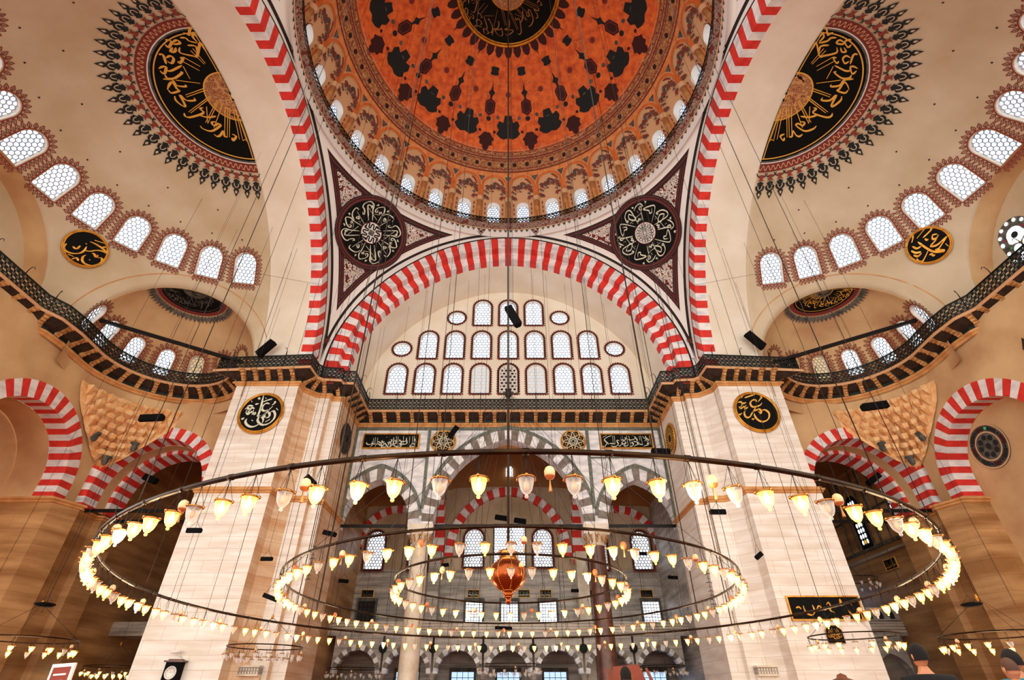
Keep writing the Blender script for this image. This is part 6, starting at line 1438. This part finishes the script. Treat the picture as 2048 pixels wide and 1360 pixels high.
for x, y, z, L_, an, w_, lab in SPK:
    o = empty('loudspeaker', (x, y, z), label=lab, cat='speaker'); M = Matrix.Rotation(-rad(an), 4, 'Y')
    mb = MB(); h = L_ / 2; d = w_ / 2
    oc = [(-d, -d * .8), (d, -d * .8), (d, d * .5), (d * .6, d * .9), (-d * .6, d * .9), (-d, d * .5)]
    mb.add([(sx_ * h * (1 if abs(v) < d * .85 else .94), u, v) for sx_ in (-1, 1) for v, u in oc], [tuple(range(6))[::-1], tuple(range(6, 12))] + [(i, (i + 1) % 6, 6 + (i + 1) % 6, 6 + i) for i in range(6)], blk)
    mb.obj_xf(M); mb.build('cabinet', o)
    mb = MB(); zt = .9 if y > 15 else ceil_z(x, y) - z + .1
    e1 = M @ Vector((-h * .8, 0, w_ * .4)); e2 = M @ Vector((h * .8, 0, w_ * .4)); top = Vector((0, 0, max(e1.z, e2.z) + .35))
    mb.tube([e1, top], .008, cable_m, 4); mb.tube([e2, top], .008, cable_m, 4); mb.tube([top, top + Vector((0, 0, zt))], .008, cable_m, 4); mb.build('sling', o)
# upturned dish floodlights on the side walls
for s in (-1, 1):
    o = empty('dish_light', (s * 16.2, 3.0, 2.75), label='dark shallow dish light hanging on the far %s of the hall' % ('left' if s < 0 else 'right'), cat='light')
    mb = MB(); mb.lathe([(0, -.06), (.2, -.05), (.33, .02), (.3, .05), (.1, .09), (0, .1)], (0, 0, 0), blk, 16); mb.build('dish', o)
    mb = MB()
    for q in range(3): a = 2 * pi * q / 3; mb.tube([(.28 * cos(a), .28 * sin(a), .04), (0, 0, .3)], .006, cable_m, 3)
    mb.tube([(0, 0, .3), (0, 0, 26.5)], .006, cable_m, 3); mb.build('sling', o)
# ================================================================ right aisle window wall, end windows, furniture, people
# stained glass windows in the right side wall, seen through the right striped arch
def stained(w_, h_, seed):
    out = {}; mb = MB(); mb.poly([(x, y, 0) for x, y in arch_outline(w_, h_, 10)], ink); out['pane'] = mb.mesh('pane')
    r = random.Random(seed); mb = MB(); ins = in_arch(w_ * .94, h_ * .97)
    cols = [sky, sky, sky, sky, emitmat('green_glass%d' % seed, '2fae5a', .9), emitmat('red_glass%d' % seed, 'c8203a', .8), emitmat('amber_glass%d' % seed, 'f0b030', 1)]
    nx = 5; c = w_ / nx; ny = int(h_ / (c * 1.35))
    for j in range(ny):
        for i in range(nx):
            x = -w_ / 2 + c * (i + .5); y = -h_ / 2 + h_ * (j + .5) / ny; m_ = sky if (i + j) % 2 == 0 else r.choice(cols)
            pts = [(x + c * .38 * cos(t), y + c * .58 * sin(t)) for t in [2 * pi * k / 8 for k in range(8)]]
            if all(ins(*p) for p in pts): mb.add([(a, b, .03) for a, b in pts], [tuple(range(8))], m_)
    out['glass_pieces'] = mb.mesh('glass_pieces'); return out
sw = stained(1.5, 4.2, 1); sw2 = stained(1.3, 3.8, 2)
WX = 27.85
def wr(y, z, s=1): return frame((s * WX, y, z), (0, -1 if s > 0 else 1, 0), (-s, 0, 0))
place_window(sw, wr(24.4, 11.6)); place_window(sw2, wr(19.9, 12.9))
mb = MB()
for y in (18.4, 21.4, 22.6, 23.4, 25.4, 26.4): mb.box(WX - .06, WX, y - .07, y + .07, 9.6, 15.5, greyp)
mb.box(WX - .1, WX, 18, 28, 9.45, 9.65, greyp); mb.box(WX - .06, WX, 18, 28, 12.0, 12.12, greyp); mb.box(WX - .2, WX, 18, 28.5, 8.9, 9.05, marble_g)
S(mb, trim())
panel(wr(22.6, 8.15), 1.3, .65, None, 'small gold and green panel on the right aisle wall under the stained glass', f=.05, extra=scribble(1.2, .55, 5, 6, goldp, .05), fm=goldp)
panel(wr(18.8, 7.5), 1.9, .75, None, 'dark framed panel on the right aisle wall nearer the corner', f=.05, extra=scribble(1.7, .6, 6, 7, greyp, .04), fm=goldp)
# stained window of the right end wall and the round window in the blind arch
def lobed(w_, h_):
    out = {}; mb = MB(); mb.poly([(x, y, 0) for x, y in arch_outline(w_, h_, 12)], greyp); out['pane'] = mb.mesh('pane'); mb = MB(); f = lambda x, y: (x, y, .04)
    disc(mb, (0, h_ / 2 - w_ / 2), w_ * .24, sky, f, 14); disc(mb, (0, h_ / 2 - w_ * .5), w_ * .1, navy, lambda x, y: (x, y, .06), 8)
    for j in range(5):
        for i in (-1, 1):
            y = h_ * .2 - j * h_ * .155; disc(mb, (i * w_ * .14, y), w_ * .12, sky, f, 12); disc(mb, (i * w_ * .42, y + .1), w_ * .055, sky, f, 8)
            disc(mb, (0, y + h_ * .07), w_ * .035, MATS['amber_pane'] if 'amber_pane' in MATS else gold, f, 6); disc(mb, (i * w_ * .28, y + h_ * .07), w_ * .03, (MATS['green_glass1'], MATS['red_glass1'])[(i + j) % 2], f, 6)
    for k in range(7): t = pi * k / 6; disc(mb, (w_ * .42 * cos(t), h_ / 2 - w_ / 2 + w_ * .42 * sin(t)), w_ * .055, sky, f, 8)
    out['glass_pieces'] = mb.mesh('glass_pieces'); return out
lb = lobed(2.1, 4.0)
place_window(lb, frame((29.17, 3.35, 20.9), (0, -1, 0), (-1, 0, 0)))
bx_ = 26.82 + 1.3
def rose(mb_, r):
    f = lambda x, y: (x, y, .05)
    ringf(mb_, (0, 0), .01, r, greyp, lambda x, y: (x, y, .02), 40); ringf(mb_, (0, 0), r * .94, r * 1.0, tanp, f, 40); ringf(mb_, (0, 0), r * .6, r * .66, tanp, f, 40)
    disc(mb_, (0, 0), r * .14, navy, f, 10)
    for k in range(8):
        a = 2 * pi * k / 8; disc(mb_, (r * .4 * cos(a), r * .4 * sin(a)), r * .13, navy, f, 8)
        stroke(mb_, [(r * .8 * cos(a + q), r * .8 * sin(a + q)) for q in (-.28, 0, .28)], r * .17, navy if k % 2 else maroon_d, f, taper=False)
        disc(mb_, (r * .8 * cos(a + .39), r * .8 * sin(a + .39)), r * .07, MATS['green_glass1'] if k == 1 else navy, f, 6)
nwin[0] += 1; o = empty('window_%d' % nwin[0], kind='structure'); o.matrix_world = frame((bx_ - .03, 10.85, 12.15), (0, -1, 0), (-1, 0, 0)); mb = MB(); rose(mb, 1.28); mb.build('tracery', o)
# arched coloured window low in the right side wall
nwin[0] += 1; o = empty('window_%d' % nwin[0], kind='structure'); o.matrix_world = frame((28.35, 10.7, 8.1), (0, -1, 0), (-1, 0, 0))
mb = MB(); ow = arch_outline(2.4, 3.4, 12); mb.poly([(x, y, .03) for x, y in ow], marble_g); mb.poly([(x * .85, y * .9, .05) for x, y in ow], navy); mb.poly([(x * .55, y * .7, .07) for x, y in ow], greyp)
for x, y, nx, ny in outline_walk(1.7, 2.6, .3): disc(mb, (x, y), .1, tanp, lambda a, b: (a, b, .09), 7)
mb.build('tracery', o)
# balustrade and aisle doors on the right
for s in (1,):
    mb = MB(); mb.box(18.2, 27.8, GY - .1, GY + .05, 4.7, 5.35, marble_g); mb.box(18.1, 27.9, GY - .16, GY + .1, 5.35, 5.5, col_w); S(mb, trim())
    for i in range(12):
        x = 18.7 + i * .78; mb = MB(); mb.add([(x + a, GY - .12, 4.78 + b + .25) for a, b in [(-.17, -.25), (.17, -.25), (.17, .1), (.1, .22), (0, .28), (-.1, .22), (-.17, .1)]], [tuple(range(7))], navy); S(mb, trim())
place_window(rectbars(1.7, 2.6, sky_blue, 4, 7), frame((26.6, BY - .06, 6.4), (1, 0, 0), (0, -1, 0)))
place_window(rectbars(1.9, 3.0, sky_soft, 4, 7), frame((26.3, BY - .06, 1.2), (1, 0, 0), (0, -1, 0)))
mb = MB(); mb.box(0, 1.6, 0, .1, 0, .95, blk); o = mb.build('television', label='dark flat screen on the right aisle balcony wall', cat='screen'); o.location = (21.7, GY + .6, 7.1)
# pier clock with its camera, sconces, ticket board, pulpit
ck = empty('pendulum_clock', (-16.0, 12.0, .3), label='dark wooden pendulum clock hung on the left pier near the floor', cat='clock')
mb = MB(); mb.box(-.36, .36, -.12, .26, 0, 1.25, blk); mb.box(-.46, .46, -.17, .28, 1.25, 1.32, porph); mb.box(-.3, .3, -.1, .2, 1.32, 1.38, porph); mb.build('case', ck)
mb = MB(); mb.lathe([(0, 0), (.24, 0), (.24, .02), (.27, .03), (.27, -.02)], (0, 0, 0), borderw, 24); mb.obj_xf(frame((0, -.13, .82), (1, 0, 0), (0, -1, 0))); mb.build('dial', ck)
mb = MB(); f = lambda x, y: (x, -.17, .82 + y); stroke(mb, [(0, 0), (.0, .16)], .02, ink, f); stroke(mb, [(0, 0), (.12, .06)], .025, ink, f)
for k in range(12): disc(mb, (.2 * cos(pi * k / 6), .2 * sin(pi * k / 6)), .016, ink, f, 5)
mb.build('hands', ck)
cm_ = empty('security_camera', (-15.9, 12.28, 1.95), label='small white security camera on a bracket above the pendulum clock', cat='camera')
mb = MB(); mb.tube([(0, 0, -.2), (-.25, -.2, 0)], .02, borderw, 6); mb.build('bracket', cm_); mb = MB(); mb.tube([(-.45, -.3, .02), (-.05, -.15, .04)], .06, borderw, 10); mb.build('camera_body', cm_)
for s in (-1, 1):
    sco = empty('wall_sconce', (s * 20.4 if 0 else (26.75 if s > 0 else -28.9), 2.2 if s > 0 else 12.7, 3.2), label='dark iron sconce on the tawny marble %s wall' % ('right' if s > 0 else 'left'), cat='sconce')
    if s < 0: sco.rotation_euler = (0, 0, -pi / 2)
    mb = MB(); mb.tube([(0, 0, .4), (-.25, 0, .5), (-.4, 0, .38), (-.3, 0, .28)], .03, iron, 6); mb.build('arm', sco)
    mb = MB(); mb.lathe([(.26, -.1), (.24, 0), (.12, .18), (.05, .28)], (-.3, 0, 0), iron, 12); mb.build('shade', sco)
tb = empty('notice_board', (-8.76, -4.76, FLOOR), label='leaning white framed notice board with a red panel at the lower left edge', cat='sign')
Mt = Matrix.Rotation(rad(-4), 4, 'Y')
mb = MB(); mb.box(-.22, .22, 0, .06, 1.1, 1.88, borderw); mb.obj_xf(Mt); mb.build('frame', tb)
mb = MB(); mb.box(-.17, .17, -.012, 0, 1.2, 1.82, lace); mb.box(-.08, .08, -.02, -.012, 1.45, 1.6, borderw)
for i in range(3): mb.box(-.1 + .08 * i, -.05 + .08 * i, -.02, -.012, 1.32, 1.36, goldp)
mb.box(-.12, .12, -.02, -.012, 1.68, 1.71, borderw); mb.obj_xf(Mt); mb.build('poster', tb)
mb = MB(); mb.tube([(0, .03, 0), (0, .03, 1.15)], .03, iron, 6); mb.lathe([(.2, 0), (.2, .03), (0, .05)], (0, .03, 0), iron, 16); mb.obj_xf(Mt); mb.build('post', tb)
pu = empty('preacher_chair', (3.1, -1.9, FLOOR), label='red wooden preaching chair at the bottom behind the porphyry column line', cat='chair')
mb = MB(); mb.box(-.55, .55, 0, .9, 0, 1.45, mat('red_wood', '7c3420', rough=.7)); mb.build('seat_box', pu)
mb = MB(); mb.add([(-.55, .9, 1.45), (.55, .9, 1.45), (.3, .9, 2.05), (-.35, .9, 2.0), (-.55, .82, 1.45), (.55, .82, 1.45), (.3, .82, 2.05), (-.35, .82, 2.0)], [(0, 1, 2, 3), (7, 6, 5, 4), (0, 4, 5, 1), (1, 5, 6, 2), (2, 6, 7, 3), (3, 7, 4, 0)], MATS['red_wood']); mb.build('back_panel', pu)
mb = MB()
for s in (-1, 1):
    mb = MB(); mb.tube([(s * .55, 0, 1.45), (s * .57, .45, 1.55), (s * .5, .85, 1.95)], .04, MATS['red_wood'], 6); mb.build('armrest', pu)
cb = empty('wooden_cabinet', (8.05, -2.3, FLOOR), label='top of a carved brown cabinet just showing at the bottom by the right pier', cat='cabinet')
mb = MB(); mb.box(-.35, .35, 0, .4, 0, 1.62, porph); mb.build('case', cb); mb = MB(); mb.lathe([(.3, 1.62), (.24, 1.68), (.12, 1.72), (.1, 1.78), (0, 1.82)], (0, .2, 0), porph, 12); mb.build('crest', cb)
# ---- people
skin = mat('skin', 'b97a54', rough=.55); hair = mat('black_hair', '0c0806', rough=1, bump=.6, scale=90); dark_t = mat('black_shirt', '070809', rough=1); teal_t = mat('teal_shirt', '0e6a78', rough=1); blue_t = mat('blue_shirt', '1668a8'); jeans = mat('dark_trousers', '22262e'); brown_hair = mat('shaved_brown_hair', '4a2c1c')
def skinned(name, V, E_, R_, m_, parent, root=0, lv=2):
    me = bpy.data.meshes.new(name); me.from_pydata(V, E_, []); me.update(); o = bpy.data.objects.new(name, me); sc.collection.objects.link(o)
    sk = o.modifiers.new('s', 'SKIN'); sk.use_smooth_shade = True
    for i, r in enumerate(R_): me.skin_vertices[0].data[i].radius = (r if isinstance(r, tuple) else (r, r)); me.skin_vertices[0].data[i].use_root = (i == root)
    sb = o.modifiers.new('u', 'SUBSURF'); sb.levels = lv; sb.render_levels = lv
    apply_mods(o); o.data.materials.clear(); o.data.materials.append(m_)
    for p in o.data.polygons: p.material_index = 0; p.use_smooth = True
    o.parent = parent; return o
def person(loc, rz, h, shirt, hr, lab, head_turn=0, bald=False):
    k = h / 1.75; t = empty('person', loc, (0, 0, rz), label=lab, cat='person'); t.scale = (k, k, k)
    V = [(0, 0, .98), (0, 0, 1.12), (0, .01, 1.3), (0, 0, 1.45), (0, 0, 1.52), (0, -.01, 1.58)]; R = [(.09, .08), (.09, .07), (.1, .07), (.07, .06), (.06, .06), (.055, .055)]; E_ = [(0, 1), (1, 2), (2, 3), (3, 4), (4, 5)]
    def add(p, r, prev): V.append(p); R.append(r); E_.append((prev, len(V) - 1)); return len(V) - 1
    for s in (-1, 1):
        a = add((s * .12, 0, .9), .095, 0); b = add((s * .13, -.02, .5), .06, a); c = add((s * .13, .02, .09), .042, b); add((s * .14, -.14, .03), .035, c)
        a = add((s * .17, 0, 1.38), .04, 3); b = add((s * .25, .02, 1.13), .042, a); c = add((s * .25, -.08, .88), .028, b); d = add((s * .25, -.11, .8), (.036, .018), c)
        for q in range(4): e = add((s * (.25 + .0), -.145 + .026 * q, .765), .0095, d); f_ = add((s * .25, -.15 + .026 * q, .725 + .006 * abs(q - 1)), .0085, e); add((s * .235, -.145 + .026 * q, .69 + .008 * abs(q - 1)), .007, f_)
        e = add((s * .24, -.16, .8), .01, d); add((s * .235, -.18, .76), .008, e)
    skinned('body', V, E_, R, skin, t)
    # head: egg with a face
    hd = MB(); hz = 1.655; rot = Matrix.Translation((0, 0, 0)) @ Matrix.Rotation(head_turn, 4, 'Z')
    def hp(u, v):
        th = 2 * pi * u; ph_ = pi * (v - .5); x = .076 * cos(ph_) * sin(th); y = -.095 * cos(ph_) * cos(th); z = .12 * sin(ph_)
        if z < 0: x *= 1 + z * 2.2; y = y * (1 + z * 1.2) - .01 * (z < -.05)
        f = max(0, -y / .095)
        y -= .022 * math.exp(-((x / .014) ** 2) - (((z + .015) / .028) ** 2)) * (f > .2); y += .009 * f * (math.exp(-(((abs(x) - .03) / .014) ** 2) - (((z - .012) / .012) ** 2)))
        y -= .006 * f * math.exp(-((x / .025) ** 2) - (((z + .062) / .01) ** 2))
        return rot @ Vector((x, y, z + hz))
    hd.grid(hp, 40, 30, skin)
    for s in (-1, 1):
        for q in range(1): hd.lathe([(0, -.032), (.012, -.02), (.018, .005), (.012, .028), (0, .034)], (0, 0, 0), skin, 8); n = len(hd.v) - 40; hd.v[n:] = [tuple(rot @ Vector((s * .078 + x * .5, .008 + y, z + hz - .005))) for x, y, z in hd.v[n:]]
    hd.build('head', t)
    hh = MB()
    def hq(u, v):
        th = 2 * pi * u; lo = (.26 if abs(((u + .5) % 1) - .5) < .17 else -.34) if not bald else (.3 if abs(((u + .5) % 1) - .5) < .2 else -.1)
        ph_ = lo + (pi / 2 - lo) * v; g = 1.1 if not bald else 1.04
        return rot @ Vector((.076 * g * cos(ph_) * sin(th), -.095 * g * cos(ph_) * cos(th) + .004, .12 * g * sin(ph_) + hz + .004))
    hh.grid(hq, 40, 10, hr); hh.build('hair', t)
    V = [(0, 0, .96), (0, 0, 1.12), (0, .01, 1.3), (0, 0, 1.44), (0, 0, 1.49)]; R = [(.19, .14), (.18, .135), (.21, .145), (.16, .12), (.085, .085)]; E_ = [(0, 1), (1, 2), (2, 3), (3, 4)]
    for s in (-1, 1): a = add((s * .2, 0, 1.41), .095, 3); b_ = add((s * .25, .01, 1.28), .08, a); add((s * .26, .015, 1.14), .07, b_)
    skinned('shirt', V, E_, R, shirt, t)
    V = [(0, 0, 1.0), (0, 0, .93)]; R = [(.165, .125), (.17, .125)]; E_ = [(0, 1)]
    for s in (-1, 1): a = add((s * .12, 0, .85), .105, 1); b = add((s * .13, -.02, .5), .075, a); add((s * .13, .02, .1), .058, b)
    skinned('trousers', V, E_, R, jeans, t)
    return t
person((4.74, -9.89, FLOOR), rad(150), 1.77, dark_t, hair, 'person with short black hair in a black shirt, seen from behind at the lower right', rad(30))
person((5.95, -9.7, FLOOR), rad(185), 1.73, teal_t, hair, 'person with black hair in a teal shirt at the lower right corner, farther back', rad(10))
person((5.65, -9.98, FLOOR), rad(175), 1.63, blue_t, brown_hair, 'person with shaved head in a bright blue shirt at the lower right corner', 0, True)
person((1.62, -8.4, FLOOR), rad(170), 1.62, dark_t, hair, 'dark figure whose head shows before the red chair at the bottom, right of centre')

# small marks on the vaults: vent discs, diamond ornaments, anchor holes
for s in (-1, 1):
    mb = MB()
    def dsc(M, r): 
        b = MB(); b.lathe([(0, .02), (r, .02), (r, 0)], (0, 0, 0), greyp, 14); b.obj_xf(M); mb.add(b.v, b.f, greyp)
    for x, z in ((18.75, 14.5), (26.2, 14.35)): dsc(frame((s * x, 14.82, z), (1, 0, 0), (0, -1, 0)), .2)
    dsc(frame((s * 26.78, 12.9, 14.7), (0, -s, 0), (-s, 0, 0)), .2); S(mb, trim())
    for k, (el, n, off) in enumerate(((44, 13, .5), (52, 7, .2))):
        mb = MB()
        for q in range(n):
            az = rad(-84 + 168 * (q + off) / n); az = az if s > 0 else pi - az
            M = sph_frame((s * XH, 0, ZH), RH, az, rad(el)); disc(mb, (0, 0), .055, brownl, GP(M, .03), 8)
        S(mb, trim())
mb = MB(); M = frame((26.78, 4.6, 14.9), (0, -1, 0), (-1, 0, 0)); sf = GP(M, .03)
fill(mb, [(0, -.55), (.12, -.32), (.3, 0), (.12, .32), (0, .55), (-.12, .32), (-.3, 0), (-.12, -.32)], brownl, sf)
for q in (-.12, 0, .12): stroke(mb, [(q - .12, -.12 - q * .3), (q + .12, .12 - q * .3)], .03, tanp, GP(M, .05), taper=False)
mb.build('diamond_ornament', label='small dark diamond ornament on the right side wall under the gallery', cat='ornament')
for s, x, y, z0, z1 in ((1, 11.3, 14.3, 3.9, 6.4), (-1, -11.3, 14.3, 5.6, 7.6)):
    t = empty('rope_ladder', (x, y, z0), label='narrow hanging rope ladder against the %s pier edge' % ('left' if s < 0 else 'right'), cat='ladder')
    mb = MB(); mb.tube([(0, 0, 0), (0, 0, 18.2 - z0)], .012, cable_m, 4); mb.build('rope', t)
    mb = MB(); n = int((z1 - z0) / .22)
    for q in range(n): a = q * 1.3; mb.tube([(-.16 * cos(a), -.16 * sin(a), .22 * q), (0, 0, .22 * q + .05), (.16 * cos(a), .16 * sin(a), .22 * q + .02)], .016, iron, 4)
    mb.build('rungs', t)
